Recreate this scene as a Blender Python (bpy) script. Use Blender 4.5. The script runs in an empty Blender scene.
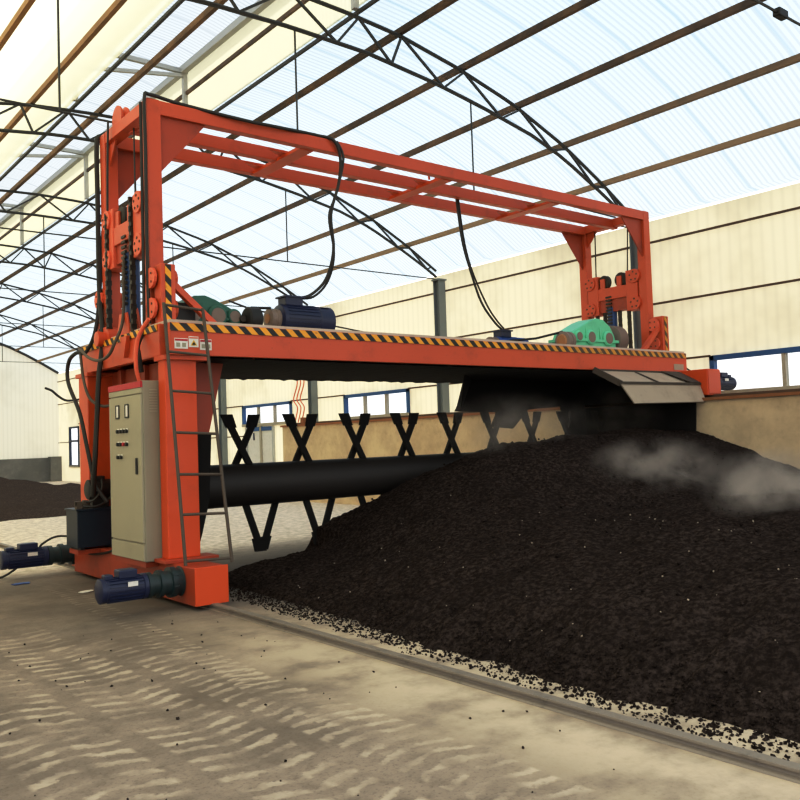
import bpy, bmesh, math, random
from mathutils import Vector, Matrix, noise

random.seed(7)
C = bpy.context.scene.collection
PI = math.pi

# ------------------------------------------------------------------ materials
def new_mat(name):
    m = bpy.data.materials.new(name)
    m.use_nodes = True
    nt = m.node_tree
    nt.nodes.clear()
    out = nt.nodes.new('ShaderNodeOutputMaterial')
    return m, nt, out

class NB:
    """small helper for wiring node trees"""
    def __init__(s, nt):
        s.nt = nt
    def n(s, typ, **kw):
        nd = s.nt.nodes.new(typ)
        for k, v in kw.items():
            if k == 'ins':
                for kk, vv in v.items():
                    if isinstance(vv, bpy.types.NodeSocket):
                        s.nt.links.new(vv, nd.inputs[kk])
                    else:
                        nd.inputs[kk].default_value = vv
            else:
                setattr(nd, k, v)
        return nd
    def math(s, op, a, b=None, c=None, clamp=False):
        nd = s.nt.nodes.new('ShaderNodeMath')
        nd.operation = op
        nd.use_clamp = clamp
        for i, v in enumerate((a, b, c)):
            if v is None:
                continue
            if isinstance(v, bpy.types.NodeSocket):
                s.nt.links.new(v, nd.inputs[i])
            else:
                nd.inputs[i].default_value = v
        return nd.outputs[0]
    def mix(s, fac, a, b):
        nd = s.nt.nodes.new('ShaderNodeMix')
        nd.data_type = 'RGBA'
        for k, v in ((0, fac), (6, a), (7, b)):
            if isinstance(v, bpy.types.NodeSocket):
                s.nt.links.new(v, nd.inputs[k])
            else:
                nd.inputs[k].default_value = v if k == 0 else (*v[:3], 1)
        return nd.outputs[2]
    def smooth(s, v, lo, hi, a=0.0, b=1.0):
        nd = s.nt.nodes.new('ShaderNodeMapRange')
        nd.interpolation_type = 'SMOOTHSTEP'
        s.nt.links.new(v, nd.inputs[0])
        for i, x in enumerate((lo, hi, a, b)):
            nd.inputs[i + 1].default_value = x
        return nd.outputs[0]
    def noise(s, vec, scale, detail=4, rough=.6):
        nd = s.n('ShaderNodeTexNoise', ins={'Scale': scale, 'Detail': detail, 'Roughness': rough})
        if vec is not None:
            s.nt.links.new(vec, nd.inputs['Vector'])
        return nd.outputs[0]

def pos_nodes(b):
    g = b.n('ShaderNodeNewGeometry')
    sp = b.n('ShaderNodeSeparateXYZ', ins={0: g.outputs['Position']})
    return g.outputs['Position'], sp.outputs[0], sp.outputs[1], sp.outputs[2]

def painted(name, col, dirt=(.05, .035, .025), amount=.35, rough=.5, metal=0.0, scale=3.0, bump=0.0, low=None):
    m, nt, out = new_mat(name)
    b = NB(nt)
    p, x, y, z = pos_nodes(b)
    n1 = b.noise(p, scale, 6, .65)
    f = b.smooth(n1, .5, .85, 0, amount)
    n2 = b.noise(p, scale * 9, 3, .6)
    f2 = b.math('ADD', f, b.smooth(n2, .62, .8, 0, amount * .6), clamp=True)
    c = b.mix(f2, col, dirt)
    c = b.mix(b.smooth(b.noise(p, .8, 2, .5), .35, .7, 0, .22), c, [min(1, v * 1.35 + .01) for v in col])
    if low:
        c = b.mix(b.smooth(z, low[0], low[1], low[2], 0), c, dirt)
    bs = b.n('ShaderNodeBsdfPrincipled', ins={'Base Color': c, 'Roughness': rough, 'Metallic': metal})
    if bump:
        bp = b.n('ShaderNodeBump', ins={'Strength': bump, 'Distance': .01, 'Height': n2})
        nt.links.new(bp.outputs[0], bs.inputs['Normal'])
    nt.links.new(bs.outputs[0], out.inputs[0])
    return m

def plain(name, col, rough=.6, metal=0.0):
    m, nt, out = new_mat(name)
    b = NB(nt)
    p, x, y, z = pos_nodes(b)
    c = b.mix(b.smooth(b.noise(p, 14, 4, .6), .4, .75, 0, .3), col, [v * .65 for v in col])
    bs = b.n('ShaderNodeBsdfPrincipled', ins={'Base Color': c, 'Roughness': rough, 'Metallic': metal})
    nt.links.new(bs.outputs[0], out.inputs[0])
    return m

M = {}
M['orange'] = painted('orange_paint', (.54, .086, .026), (.12, .03, .015), .45, .42)
M['orange_dirty'] = painted('orange_paint_dirty', (.38, .055, .018), (.10, .03, .018), .75, .5, scale=2.0)
M['orange_bright'] = painted('orange_paint_bright', (.60, .084, .016), (.2, .04, .015), .3, .42)
M['salmon'] = painted('salmon_paint', (.66, .13, .06), (.2, .05, .03), .4, .5)
M['red'] = plain('red_strip', (.45, .018, .03), .5)
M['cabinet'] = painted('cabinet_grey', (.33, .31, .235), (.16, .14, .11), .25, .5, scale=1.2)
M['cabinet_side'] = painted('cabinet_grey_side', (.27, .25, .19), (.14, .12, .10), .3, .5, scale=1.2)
M['black'] = plain('black_rubber', (.012, .012, .012), .55)
M['hose'] = plain('dark_hose', (.022, .019, .016), .5)
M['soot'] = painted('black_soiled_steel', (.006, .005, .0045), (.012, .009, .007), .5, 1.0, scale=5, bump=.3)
M['drum'] = painted('dark_drum_steel', (.016, .012, .010), (.03, .02, .014), .6, .6, scale=4, bump=.2)
M['blue_motor'] = painted('blue_motor_paint', (.012, .018, .060), (.02, .02, .025), .5, .4)
M['blue_bright'] = painted('bright_blue_motor_paint', (.035, .09, .30), (.03, .03, .04), .4, .4)
M['blue_cyl'] = painted('blue_cylinder_paint', (.015, .06, .20), (.012, .015, .03), .5, .4)
M['tank'] = painted('dark_blue_tank_paint', (.006, .018, .034), (.01, .01, .012), .5, .4)
M['green_dark'] = painted('dark_green_paint', (.02, .12, .085), (.012, .03, .025), .6, .45)
M['green'] = painted('mint_green_paint', (.15, .52, .33), (.06, .14, .09), .45, .45)
M['teal_dark'] = painted('dark_teal_paint', (.012, .028, .032), (.014, .016, .016), .6, .45)
M['rust'] = painted('rusty_steel', (.10, .055, .032), (.035, .022, .016), .6, .75, scale=6)
M['rust_orange'] = painted('orange_rusty_steel', (.30, .12, .045), (.10, .05, .03), .6, .75, scale=6)
M['ladder'] = painted('worn_ladder_steel', (.10, .075, .055), (.05, .035, .025), .7, .6, scale=8)
M['rail'] = painted('worn_grey_rail_steel', (.20, .17, .14), (.035, .027, .02), .9, .55, scale=5)
M['chain'] = painted('dark_chain_steel', (.035, .027, .020), (.015, .012, .010), .5, .5, metal=.3)
M['pulley_rust'] = painted('rusty_pulley', (.35, .17, .07), (.06, .03, .02), .6, .6, scale=9)
M['wheel_grey'] = painted('brown_grey_guard', (.20, .15, .125), (.08, .06, .05), .5, .5)
M['truss'] = painted('dark_truss_steel', (.045, .045, .042), (.03, .02, .014), .5, .55, scale=6)
M['galv'] = painted('pale_galvanised_steel', (.46, .47, .46), (.3, .3, .28), .3, .5)
M['column'] = painted('grey_column_paint', (.20, .225, .23), (.10, .10, .10), .35, .5)
M['flap'] = painted('dusty_grey_flap', (.36, .29, .22), (.11, .08, .06), .6, .6, scale=2.2)
M['flap_edge'] = painted('dusty_dark_flap_edge', (.06, .045, .033), (.03, .02, .015), .6, .7)
M['blue_frame'] = plain('blue_window_frame', (.035, .12, .30), .5)
M['dark_frame'] = plain('dark_blue_window_frame', (.03, .045, .09), .5)
M['pale_frame'] = plain('pale_window_bar', (.42, .38, .30), .5)
M['white'] = plain('white_sticker', (.72, .70, .66), .5)
M['deckplate'] = painted('dusty_pale_deck', (.52, .42, .36), (.25, .12, .08), .5, .7)
M['yellow'] = plain('yellow_sign', (.75, .45, .04), .5)
M['pvc_red'] = plain('red_wire', (.75, .16, .08), .5)

def purlin_mat():
    m, nt, out = new_mat('brown_purlin_steel')
    b = NB(nt)
    p, x, y, z = pos_nodes(b)
    n = b.noise(p, 2.5, 5, .6)
    c = b.mix(b.smooth(n, .35, .7), (.085, .052, .030), (.20, .115, .055))
    c = b.mix(b.smooth(x, 7.0, 3.0, 0, .7), c, (.46, .25, .09))
    c = b.mix(b.smooth(z, 7.5, 6.4, 0, .75), c, (.42, .29, .17))
    bs = b.n('ShaderNodeBsdfPrincipled', ins={'Base Color': c, 'Roughness': .6})
    nt.links.new(bs.outputs[0], out.inputs[0])
    return m
M['purlin'] = purlin_mat()

def hazard():
    m, nt, out = new_mat('yellow_black_hazard_stripe')
    b = NB(nt)
    p, x, y, z = pos_nodes(b)
    d = b.math('ADD', b.math('SUBTRACT', x, y), z)
    fr = b.math('FRACT', b.math('MULTIPLY', d, 1 / .172))
    st = b.math('GREATER_THAN', fr, .5)
    c = b.mix(st, (.016, .014, .012), (.78, .36, .025))
    wear = b.smooth(b.noise(p, 9, 5, .7), .56, .74, 0, .8)
    c = b.mix(wear, c, (.22, .08, .035))
    c = b.mix(b.smooth(x, 8.5, 10.5, 0, .35), c, (.25, .13, .06))
    bs = b.n('ShaderNodeBsdfPrincipled', ins={'Base Color': c, 'Roughness': .5})
    nt.links.new(bs.outputs[0], out.inputs[0])
    return m
M['hazard'] = hazard()

def roof_mat(name, tint, seam_tint, milky, mcol, seams=True, bright=1.0):
    """clear corrugated sheeting: lets the sky through, ribs run up the slope"""
    m, nt, out = new_mat(name)
    b = NB(nt)
    p, x, y, z = pos_nodes(b)
    rib = b.math('SINE', b.math('MULTIPLY', y, 2 * PI / .105))
    rib = b.smooth(rib, -.2, .9, 0, .42)
    c = b.mix(rib, tint, [v * .55 for v in tint])
    sh = b.math('FRACT', b.math('ADD', b.math('MULTIPLY', y, 1 / .98), .3))
    ax = b.math('ABSOLUTE', b.math('SUBTRACT', sh, .5))
    seam = b.smooth(ax, .0, .06, .8, 0)
    c = b.mix(seam, c, seam_tint)
    big = b.noise(p, .55, 3, .5)
    c = b.mix(b.smooth(big, .35, .7, 0, .22), c, [v * .82 for v in tint])
    tr = b.n('ShaderNodeBsdfTransparent', ins={0: c})
    df = b.n('ShaderNodeBsdfTranslucent', ins={0: (*mcol, 1)})
    mx = b.n('ShaderNodeMixShader', ins={0: milky})
    nt.links.new(tr.outputs[0], mx.inputs[1])
    nt.links.new(df.outputs[0], mx.inputs[2])
    nt.links.new(mx.outputs[0], out.inputs[0])
    return m
M['roof_clear'] = roof_mat('clear_corrugated_sheet', (.56, .62, .66), (.34, .43, .50), .12, (.75, .8, .85))
M['roof_cream'] = roof_mat('cream_translucent_sheet', (.80, .72, .48), (.62, .56, .40), .72, (1.0, .93, .68))
M['roof_monitor'] = roof_mat('white_corrugated_ridge_sheet', (.53, .56, .58), (.36, .38, .40), .12, (.75, .77, .8))
M['monitor_side'] = roof_mat('cream_ridge_side_sheet', (.80, .72, .48), (.66, .60, .42), .6, (1.0, .93, .68))

def wall_mat(name, col, trans, stain, spread=1):
    m, nt, out = new_mat(name)
    b = NB(nt)
    p, x, y, z = pos_nodes(b)
    q = y if spread else x
    rib = b.math('ABSOLUTE', b.math('SUBTRACT', b.math('FRACT', b.math('MULTIPLY', q, 1 / .21)), .5))
    rr = b.smooth(rib, .0, .30, .16, 0)
    c = b.mix(rr, col, [v * .62 for v in col])
    st = b.noise(p, .45, 4, .55)
    c = b.mix(b.smooth(st, .48, .75, 0, stain), c, [col[0] * .5, col[1] * .48, col[2] * .45])
    bs = b.n('ShaderNodeBsdfPrincipled', ins={'Base Color': c, 'Roughness': .6})
    tl = b.n('ShaderNodeBsdfTranslucent', ins={0: c})
    mx = b.n('ShaderNodeMixShader', ins={0: trans})
    nt.links.new(bs.outputs[0], mx.inputs[1])
    nt.links.new(tl.outputs[0], mx.inputs[2])
    nt.links.new(mx.outputs[0], out.inputs[0])
    return m
M['wall_cream'] = wall_mat('cream_corrugated_sheet', (1.0, .90, .66), .60, .50)
M['wall_gable'] = wall_mat('pale_gable_sheet', (.86, .82, .70), .40, .25, 0)

def concrete(name, a, bcol, scale=1.2, contrast=1.0, streak=True):
    m, nt, out = new_mat(name)
    b = NB(nt)
    p, x, y, z = pos_nodes(b)
    n1 = b.noise(p, scale, 8, .65)
    n2 = b.noise(p, scale * 6, 5, .6)
    f = b.math('ADD', b.smooth(n1, .35, .68, 0, .75 * contrast), b.smooth(n2, .5, .75, 0, .35 * contrast), clamp=True)
    c = b.mix(f, a, bcol)
    bs = b.n('ShaderNodeBsdfPrincipled', ins={'Base Color': c, 'Roughness': .85})
    bp = b.n('ShaderNodeBump', ins={'Strength': .25, 'Distance': .02, 'Height': n2})
    nt.links.new(bp.outputs[0], bs.inputs['Normal'])
    nt.links.new(bs.outputs[0], out.inputs[0])
    return m
M['halfwall'] = concrete('cement_render', (.66, .52, .34), (.45, .34, .22))
M['dado'] = concrete('grey_dado_cement', (.17, .17, .16), (.28, .27, .25), .5)

def floor_mat():
    m, nt, out = new_mat('dusty_concrete_with_tyre_marks')
    b = NB(nt)
    p, x, y, z = pos_nodes(b)
    warp = b.noise(p, .6, 3, .5)
    fine = b.noise(p, 7, 6, .7)
    med = b.noise(p, 1.3, 6, .65)
    base = b.mix(b.smooth(med, .32, .68), (.165, .131, .103), (.275, .222, .176))
    base = b.mix(b.smooth(fine, .45, .75, 0, .5), base, (.110, .082, .060))
    grit = b.noise(p, 45, 4, .7)
    base = b.mix(b.smooth(grit, .5, .72, 0, .55), base, (.085, .062, .045))
    wet = b.noise(p, .45, 5, .6)
    base = b.mix(b.smooth(wet, .5, .62, 0, .5), base, (.115, .086, .062))
    total = None
    # lugged tyre tracks that run along the hall, each with its own centre line
    for (cx, slope, w, per, sgn, strength, y0, y1) in TRACKS:
        u = b.math('SUBTRACT', x, b.math('ADD', b.math('MULTIPLY', y, slope), cx))
        u = b.math('ADD', u, b.math('MULTIPLY', b.math('SUBTRACT', warp, .5), .22))
        au = b.math('ABSOLUTE', u)
        mask = b.smooth(au, w * .92, w * 1.05, 1, 0)
        mask = b.math('MULTIPLY', mask, b.smooth(au, .03, .07, .35, 1))
        ph = b.math('ADD', b.math('MULTIPLY', y, 1 / per), b.math('MULTIPLY', au, sgn))
        ph = b.math('ADD', ph, b.math('MULTIPLY', fine, 1.0))
        ph = b.math('ADD', ph, b.math('MULTIPLY', med, 1.5))
        lug = b.math('SINE', b.math('MULTIPLY', ph, 2 * PI))
        lug = b.smooth(lug, -.1, .95, 0, 1)
        patch = b.smooth(b.noise(p, 2.3, 4, .6), .36, .62, .12, 1)
        t = b.math('MULTIPLY', b.math('MULTIPLY', lug, mask), b.math('MULTIPLY', patch, strength))
        ends = b.math('MULTIPLY', b.smooth(y, y0, y0 + 1.5), b.smooth(y, y1 - 2, y1, 1, 0))
        t = b.math('MULTIPLY', t, ends)
        total = t if total is None else b.math('MAXIMUM', total, t)
    c = b.mix(total, base, (.50, .42, .335))
    # paler swept concrete close to the rail and across the far bay
    pale = b.math('MULTIPLY', b.smooth(x, 2.6, 3.6), b.smooth(y, 9.0, 5.0))
    c = b.mix(b.math('MULTIPLY', pale, b.smooth(b.noise(p, 2.2, 5, .6), .3, .6, .2, .8)), c, (.54, .445, .335))
    far = b.math('MULTIPLY', b.smooth(y, 10.5, 13.0), b.smooth(fine, .35, .62, .45, .95))
    c = b.mix(far, c, (.82, .70, .58))
    # spilt compost dust between rail and heap
    dust = b.math('MULTIPLY', b.smooth(x, 3.93, 4.0), b.smooth(x, 13.2, 12.6))
    dust = b.math('MULTIPLY', dust, b.smooth(y, 10.9, 9.6))
    spk = b.smooth(b.math('ADD', b.noise(p, 26, 5, .8), b.smooth(x, 4.0, 4.9, -.14, .12)), .47, .54, .0, 1)
    c = b.mix(b.math('MULTIPLY', dust, spk), c, (.018, .013, .010))
    grime = b.math('MULTIPLY', b.smooth(y, 7.2, 8.4), b.smooth(x, 1.8, 3.0))
    grime = b.math('MULTIPLY', grime, b.smooth(y, 12.8, 11.6))
    c = b.mix(b.math('MULTIPLY', grime, .45), c, (.07, .055, .042))
    bs = b.n('ShaderNodeBsdfPrincipled', ins={'Base Color': c, 'Roughness': .9})
    h = b.math('ADD', b.math('MULTIPLY', fine, .5), b.math('MULTIPLY', total, -.8))
    bp = b.n('ShaderNodeBump', ins={'Strength': .35, 'Distance': .02, 'Height': h})
    nt.links.new(bp.outputs[0], bs.inputs['Normal'])
    nt.links.new(bs.outputs[0], out.inputs[0])
    return m
#         cx    slope  half-w period sgn strength y0 y1
TRACKS = [(2.98, -.04, .25, .150, 2.2, .62, 0.5, 8.0),
          (2.30, -.03, .27, .165, -1.9, .66, 0.5, 9.0),
          (1.55, -.02, .30, .180, 2.0, .62, 0.5, 11.0),
          (0.75, -.01, .30, .165, -2.1, .70, 0.5, 12.0),
          (2.62, .05, .13, .13, 1.5, .55, 3.0, 12.0),
          (.1, .0, .26, .18, 2.0, .6, 3.0, 14.0)]
M['floor'] = floor_mat()

def compost_mat(name, a, c2):
    m, nt, out = new_mat(name)
    b = NB(nt)
    p, x, y, z = pos_nodes(b)
    n1 = b.noise(p, 22, 6, .75)
    n2 = b.noise(p, 2.0, 5, .6)
    c = b.mix(b.smooth(n1, .40, .70), a, c2)
    c = b.mix(b.smooth(n2, .4, .7, 0, .45), c, a)
    bs = b.n('ShaderNodeBsdfPrincipled', ins={'Base Color': c, 'Roughness': .95, 'Specular IOR Level': .0})
    bp = b.n('ShaderNodeBump', ins={'Strength': .6, 'Distance': .02, 'Height': n1})
    nt.links.new(bp.outputs[0], bs.inputs['Normal'])
    nt.links.new(bs.outputs[0], out.inputs[0])
    return m
M['compost'] = compost_mat('dark_compost', (.0145, .0104, .0088), (.062, .0445, .038))
M['compost_far'] = compost_mat('dry_brown_compost', (.060, .043, .036), (.13, .095, .078))

def glass_mat():
    m, nt, out = new_mat('window_glass')
    b = NB(nt)
    p, x, y, z = pos_nodes(b)
    c = b.mix(b.smooth(b.noise(p, 1.5, 3, .5), .3, .7), (.88, .90, .93), (.78, .80, .83))
    tr = b.n('ShaderNodeBsdfTransparent', ins={0: c})
    gl = b.n('ShaderNodeBsdfGlossy', ins={0: (.8, .85, .9, 1), 'Roughness': .08})
    mx = b.n('ShaderNodeMixShader', ins={0: .06})
    nt.links.new(tr.outputs[0], mx.inputs[1])
    nt.links.new(gl.outputs[0], mx.inputs[2])
    nt.links.new(mx.outputs[0], out.inputs[0])
    return m
M['glass'] = glass_mat()

def steam_mat(dens, seed):
    m, nt, out = new_mat('steam_vapour')
    b = NB(nt)
    tc = b.n('ShaderNodeTexCoord')
    o = tc.outputs['Object']
    ln = b.n('ShaderNodeVectorMath', operation='LENGTH', ins={0: o})
    fall = b.smooth(ln.outputs['Value'], .15, 1.0, 1, 0)
    g = b.n('ShaderNodeNewGeometry')
    ad = b.n('ShaderNodeVectorMath', operation='ADD', ins={0: g.outputs['Position'], 1: (seed, seed * .7, 0)})
    ns = b.noise(ad.outputs[0], 2.4, 4, .6)
    d = b.math('MULTIPLY', b.math('MULTIPLY', fall, b.smooth(ns, .40, .68)), dens)
    v = b.n('ShaderNodeVolumePrincipled', ins={'Color': (.72, .64, .57, 1), 'Density': d, 'Anisotropy': .1})
    nt.links.new(v.outputs[0], out.inputs['Volume'])
    return m

# ------------------------------------------------------------------ mesh helpers
class MB:
    def __init__(s):
        s.v = []
        s.f = []
    def add(s, vs, fs):
        k = len(s.v)
        s.v += [Vector(v) for v in vs]
        s.f += [[i + k for i in f] for f in fs]
        return s
    def box(s, x0, x1, y0, y1, z0, z1):
        vs = [(x, y, z) for x in (x0, x1) for y in (y0, y1) for z in (z0, z1)]
        return s.add(vs, [(0, 1, 3, 2), (4, 6, 7, 5), (0, 4, 5, 1), (2, 3, 7, 6), (0, 2, 6, 4), (1, 5, 7, 3)])
    def bar(s, p, q, w, h=None, up=(0, 0, 1)):
        p, q = Vector(p), Vector(q)
        h = h or w
        d = (q - p).normalized()
        u = Vector(up)
        if abs(d.dot(u)) > .98:
            u = Vector((0, 1, 0))
        r = d.cross(u).normalized() * (w / 2)
        t = r.cross(d).normalized() * (h / 2)
        vs = []
        for e in (p, q):
            vs += [e - r - t, e + r - t, e + r + t, e - r + t]
        return s.add(vs, [(0, 1, 2, 3), (7, 6, 5, 4), (0, 4, 5, 1), (1, 5, 6, 2), (2, 6, 7, 3), (3, 7, 4, 0)])
    def lathe(s, p, q, prof, n=20):
        """prof: list of (t along p->q, radius)"""
        p, q = Vector(p), Vector(q)
        d = (q - p)
        dn = d.normalized()
        a = Vector((0, 0, 1)) if abs(dn.z) < .9 else Vector((1, 0, 0))
        r = dn.cross(a).normalized()
        t = dn.cross(r).normalized()
        vs, fs = [], []
        for (tt, rad) in prof:
            c = p + d * tt
            for i in range(n):
                an = 2 * PI * i / n
                vs.append(c + (r * math.cos(an) + t * math.sin(an)) * rad)
        m = len(prof)
        for j in range(m - 1):
            for i in range(n):
                i2 = (i + 1) % n
                fs.append((j * n + i, j * n + i2, (j + 1) * n + i2, (j + 1) * n + i))
        fs.append(tuple(range(n - 1, -1, -1)))
        fs.append(tuple((m - 1) * n + i for i in range(n)))
        return s.add(vs, fs)
    def cyl(s, p, q, r, n=20):
        return s.lathe(p, q, [(0, r), (1, r)], n)
    def prism(s, pts, ext):
        """extrude planar polygon pts by vector ext"""
        e = Vector(ext)
        n = len(pts)
        vs = [Vector(v) for v in pts] + [Vector(v) + e for v in pts]
        fs = [tuple(range(n)), tuple(range(2 * n - 1, n - 1, -1))]
        fs += [(i, (i + 1) % n, (i + 1) % n + n, i + n) for i in range(n)]
        return s.add(vs, fs)
    def tube(s, pts, r, n=8, smooth_pts=6):
        P = [Vector(p) for p in pts]
        if smooth_pts and len(P) > 2:
            Q = []
            for i in range(len(P) - 1):
                p0 = P[max(i - 1, 0)]; p1 = P[i]; p2 = P[i + 1]; p3 = P[min(i + 2, len(P) - 1)]
                for k in range(smooth_pts):
                    t = k / smooth_pts
                    Q.append(.5 * ((2 * p1) + (p2 - p0) * t + (2 * p0 - 5 * p1 + 4 * p2 - p3) * t * t
                                   + (3 * p1 - p0 - 3 * p2 + p3) * t ** 3))
            Q.append(P[-1])
            P = Q
        vs, fs = [], []
        up = Vector((0, 0, 1))
        prev = None
        for i, p in enumerate(P):
            d = (P[min(i + 1, len(P) - 1)] - P[max(i - 1, 0)]).normalized()
            if prev is None:
                a = up if abs(d.z) < .9 else Vector((1, 0, 0))
                rr = d.cross(a).normalized()
            else:
                rr = (prev - d * prev.dot(d)).normalized()
            prev = rr
            t = d.cross(rr)
            for k in range(n):
                an = 2 * PI * k / n
                vs.append(p + (rr * math.cos(an) + t * math.sin(an)) * r)
        for j in range(len(P) - 1):
            for i in range(n):
                i2 = (i + 1) % n
                fs.append((j * n + i, j * n + i2, (j + 1) * n + i2, (j + 1) * n + i))
        fs.append(tuple(range(n - 1, -1, -1)))
        fs.append(tuple((len(P) - 1) * n + i for i in range(n)))
        return s.add(vs, fs)
    def build(s, name, mat, parent=None, smooth=False, bevel=0.0, base=None):
        """links ONE mesh object; vertices are given in world metres"""
        if parent is not None:
            off = Vector(parent['base_point']) if 'base_point' in parent else Vector((0, 0, 0))
        else:
            if base is None:
                xs = [v.x for v in s.v]; ys = [v.y for v in s.v]; zs = [v.z for v in s.v]
                base = ((min(xs) + max(xs)) / 2, (min(ys) + max(ys)) / 2, min(zs))
            off = Vector(base)
        me = bpy.data.meshes.new(name)
        me.from_pydata([v - off for v in s.v], [], s.f)
        bm = bmesh.new()
        bm.from_mesh(me)
        bmesh.ops.recalc_face_normals(bm, faces=bm.faces)
        bm.to_mesh(me)
        bm.free()
        me.materials.append(mat)
        if smooth:
            for pl in me.polygons:
                pl.use_smooth = True
            try:
                me.set_sharp_from_angle(angle=math.radians(40))
            except Exception:
                pass
        o = bpy.data.objects.new(name, me)
        C.objects.link(o)
        if parent is not None:
            o.parent = parent
        else:
            o.location = off
        o['base_point'] = tuple(off)
        if bevel:
            b = o.modifiers.new('edge', 'BEVEL')
            b.width = bevel
            b.segments = 2
            b.limit_method = 'ANGLE'
        return o

def tag(o, label, cat, group=None, kind=None):
    o['label'] = label
    o['category'] = cat
    if group:
        o['group'] = group
    if kind:
        o['kind'] = kind
    return o

def thing(name, label, cat, base, group=None):
    o = bpy.data.objects.new(name, None)
    o.empty_display_size = .2
    C.objects.link(o)
    o.location = base
    o['base_point'] = tuple(base)
    return tag(o, label, cat, group)

def struct(name, mb, mat, parent=None, **kw):
    o = mb.build(name, mat, parent, **kw)
    if parent is None:
        o['kind'] = 'structure'
    return o

# ------------------------------------------------------------------ hall
WX = 14.7          # inner face of the cream side wall
LX = -1.7          # opposite side wall
RX = 6.5           # ridge
GY = 48.2          # far gable
NY = -2.0          # hall stays open behind the viewpoint
UP = [(6.4, 8.14), (7.46, 8.105), (8.56, 8.02), (9.76, 7.80), (11.08, 7.47), (12.4, 6.97), (13.5, 6.42), (13.95, 6.16), (14.7, 5.72)]
LO = [(6.4, 7.60), (7.88, 7.57), (9.25, 7.42), (10.3, 7.25), (11.58, 6.99), (12.4, 6.72), (13.5, 6.22), (13.95, 5.99), (14.6, 5.66)]
def interp(T, x):
    x = RX + abs(x - RX)
    if x <= T[0][0]:
        return T[0][1]
    for (a, za), (c, zc) in zip(T, T[1:]):
        if x <= c:
            return za + (zc - za) * (x - a) / (c - a)
    return T[-1][1]
def arch(x): return interp(UP, x)
def arch_lo(x): return interp(LO, x)

floor_o = struct('floor', MB().add([(-12, -8, 0), (40, -8, 0), (40, 70, 0), (-12, 70, 0)], [(0, 1, 2, 3)]), M['floor'])

def roof_sheet(x0, x1, mat, lift=.20):
    mb = MB()
    n = 26
    vs, fs = [], []
    for i in range(n + 1):
        x = x0 + (x1 - x0) * i / n
        z = arch(x) + lift
        vs += [(x, NY, z), (x, GY, z)]
    for i in range(n):
        fs.append((2 * i, 2 * i + 1, 2 * i + 3, 2 * i + 2))
    return mb.add(vs, fs)
EDGE_L, EDGE_R = 5.40, 7.74
struct('ceiling', roof_sheet(EDGE_R, WX + .25, M['roof_clear']), M['roof_clear'], smooth=True)
struct('ceiling_left', roof_sheet(LX - .2, EDGE_L, M['roof_cream']), M['roof_cream'], smooth=True)
MZ = 9.43
mon = MB()
vs, fs = [], []
for i in range(11):
    x = 5.0 + (8.0 - 5.0) * i / 10
    z = MZ + .28 * (1 - ((x - 6.5) / 1.5) ** 2)
    vs += [(x, NY, z), (x, GY, z)]
for i in range(10):
    fs.append((2 * i, 2 * i + 1, 2 * i + 3, 2 * i + 2))
struct('ceiling_ridge', mon.add(vs, fs), M['roof_monitor'], smooth=True)
struct('wall_ridge', MB().add([(EDGE_R, NY, 8.25), (EDGE_R, GY, 8.25), (EDGE_R, GY, MZ + .1), (EDGE_R, NY, MZ + .1)], [(0, 1, 2, 3)]), M['monitor_side'])
struct('wall_ridge_left', MB().add([(EDGE_L - .1, NY, 8.35), (EDGE_L - .1, GY, 8.35), (EDGE_L - .1, GY, MZ + .1), (EDGE_L - .1, NY, MZ + .1)], [(0, 1, 2, 3)]), M['monitor_side'])

# side walls with their openings left open
def wall_with_holes(x, y0, y1, z0, ztop, holes):
    """grid of quads on the plane X=x, leaving rectangles (ya,yb,za,zb) open"""
    ys = sorted({y0, y1, *[h[0] for h in holes], *[h[1] for h in holes]})
    zs = sorted({z0, ztop, *[h[2] for h in holes], *[h[3] for h in holes]})
    mb = MB()
    for a, c in zip(ys, ys[1:]):
        for d, e in zip(zs, zs[1:]):
            cy, cz = (a + c) / 2, (d + e) / 2
            if any(h[0] < cy < h[1] and h[2] < cz < h[3] for h in holes):
                continue
            mb.add([(x, a, d), (x, c, d), (x, c, e), (x, a, e)], [(0, 1, 2, 3)])
    return mb
WZ = 5.80
H_NEAR = (3.3, 9.0, 2.27, 2.97)
H_MID = (18.0, 21.05, 2.29, 2.97)
H_DOOR = (24.05, 27.35, 2.29, 2.97)
DOOR = (25.2, 27.15, .0, 2.20)
H_FAR = (44.9, 46.4, .80, 2.85)
struct('wall_right', wall_with_holes(WX, NY, GY, 0, WZ, [H_NEAR, H_MID, H_DOOR, DOOR, H_FAR]), M['wall_cream'])
struct('wall_left', wall_with_holes(LX, 6.0, GY, 0, WZ, []), M['wall_cream'])
gv = []
for i in range(41):
    x = LX + (WX - LX) * i / 40
    gv.append((x, GY, arch(x) + .2))
struct('wall_back', MB().add([(LX, GY, 1.27), (WX, GY, 1.27)] + gv[::-1], [tuple(range(43))]), M['wall_gable'])
dd = MB().box(LX, 14.1, GY - .12, GY + .1, 0, 1.27)
struct('wall_back_dado', dd, M['dado'])
struct('trim_gable_post', MB().box(14.1, 14.66, GY - .5, GY + .1, 0, 1.32), M['dado'])
trim = MB()
trim.tube([(LX + (WX - LX) * i / 20, GY - .06, arch(LX + (WX - LX) * i / 20) + .12) for i in range(21)], .07, 6, 0)
struct('trim_gable_edge', trim, M['truss'])

# wall girts (angle rails on the cream sheeting)
for i, (z, ya, yb) in enumerate([(5.36, NY, GY), (4.12, NY, GY), (2.97, 9.0, 18.0), (2.97, 21.05, 24.05), (2.97, 27.35, 44.9), (1.9, 27.35, 44.9), (2.05, 46.4, GY)]):
    struct('trim_girt_%d' % (i + 1), MB().bar((WX - .03, ya, z), (WX - .03, yb, z), .05, .035), M['rust'])

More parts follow.
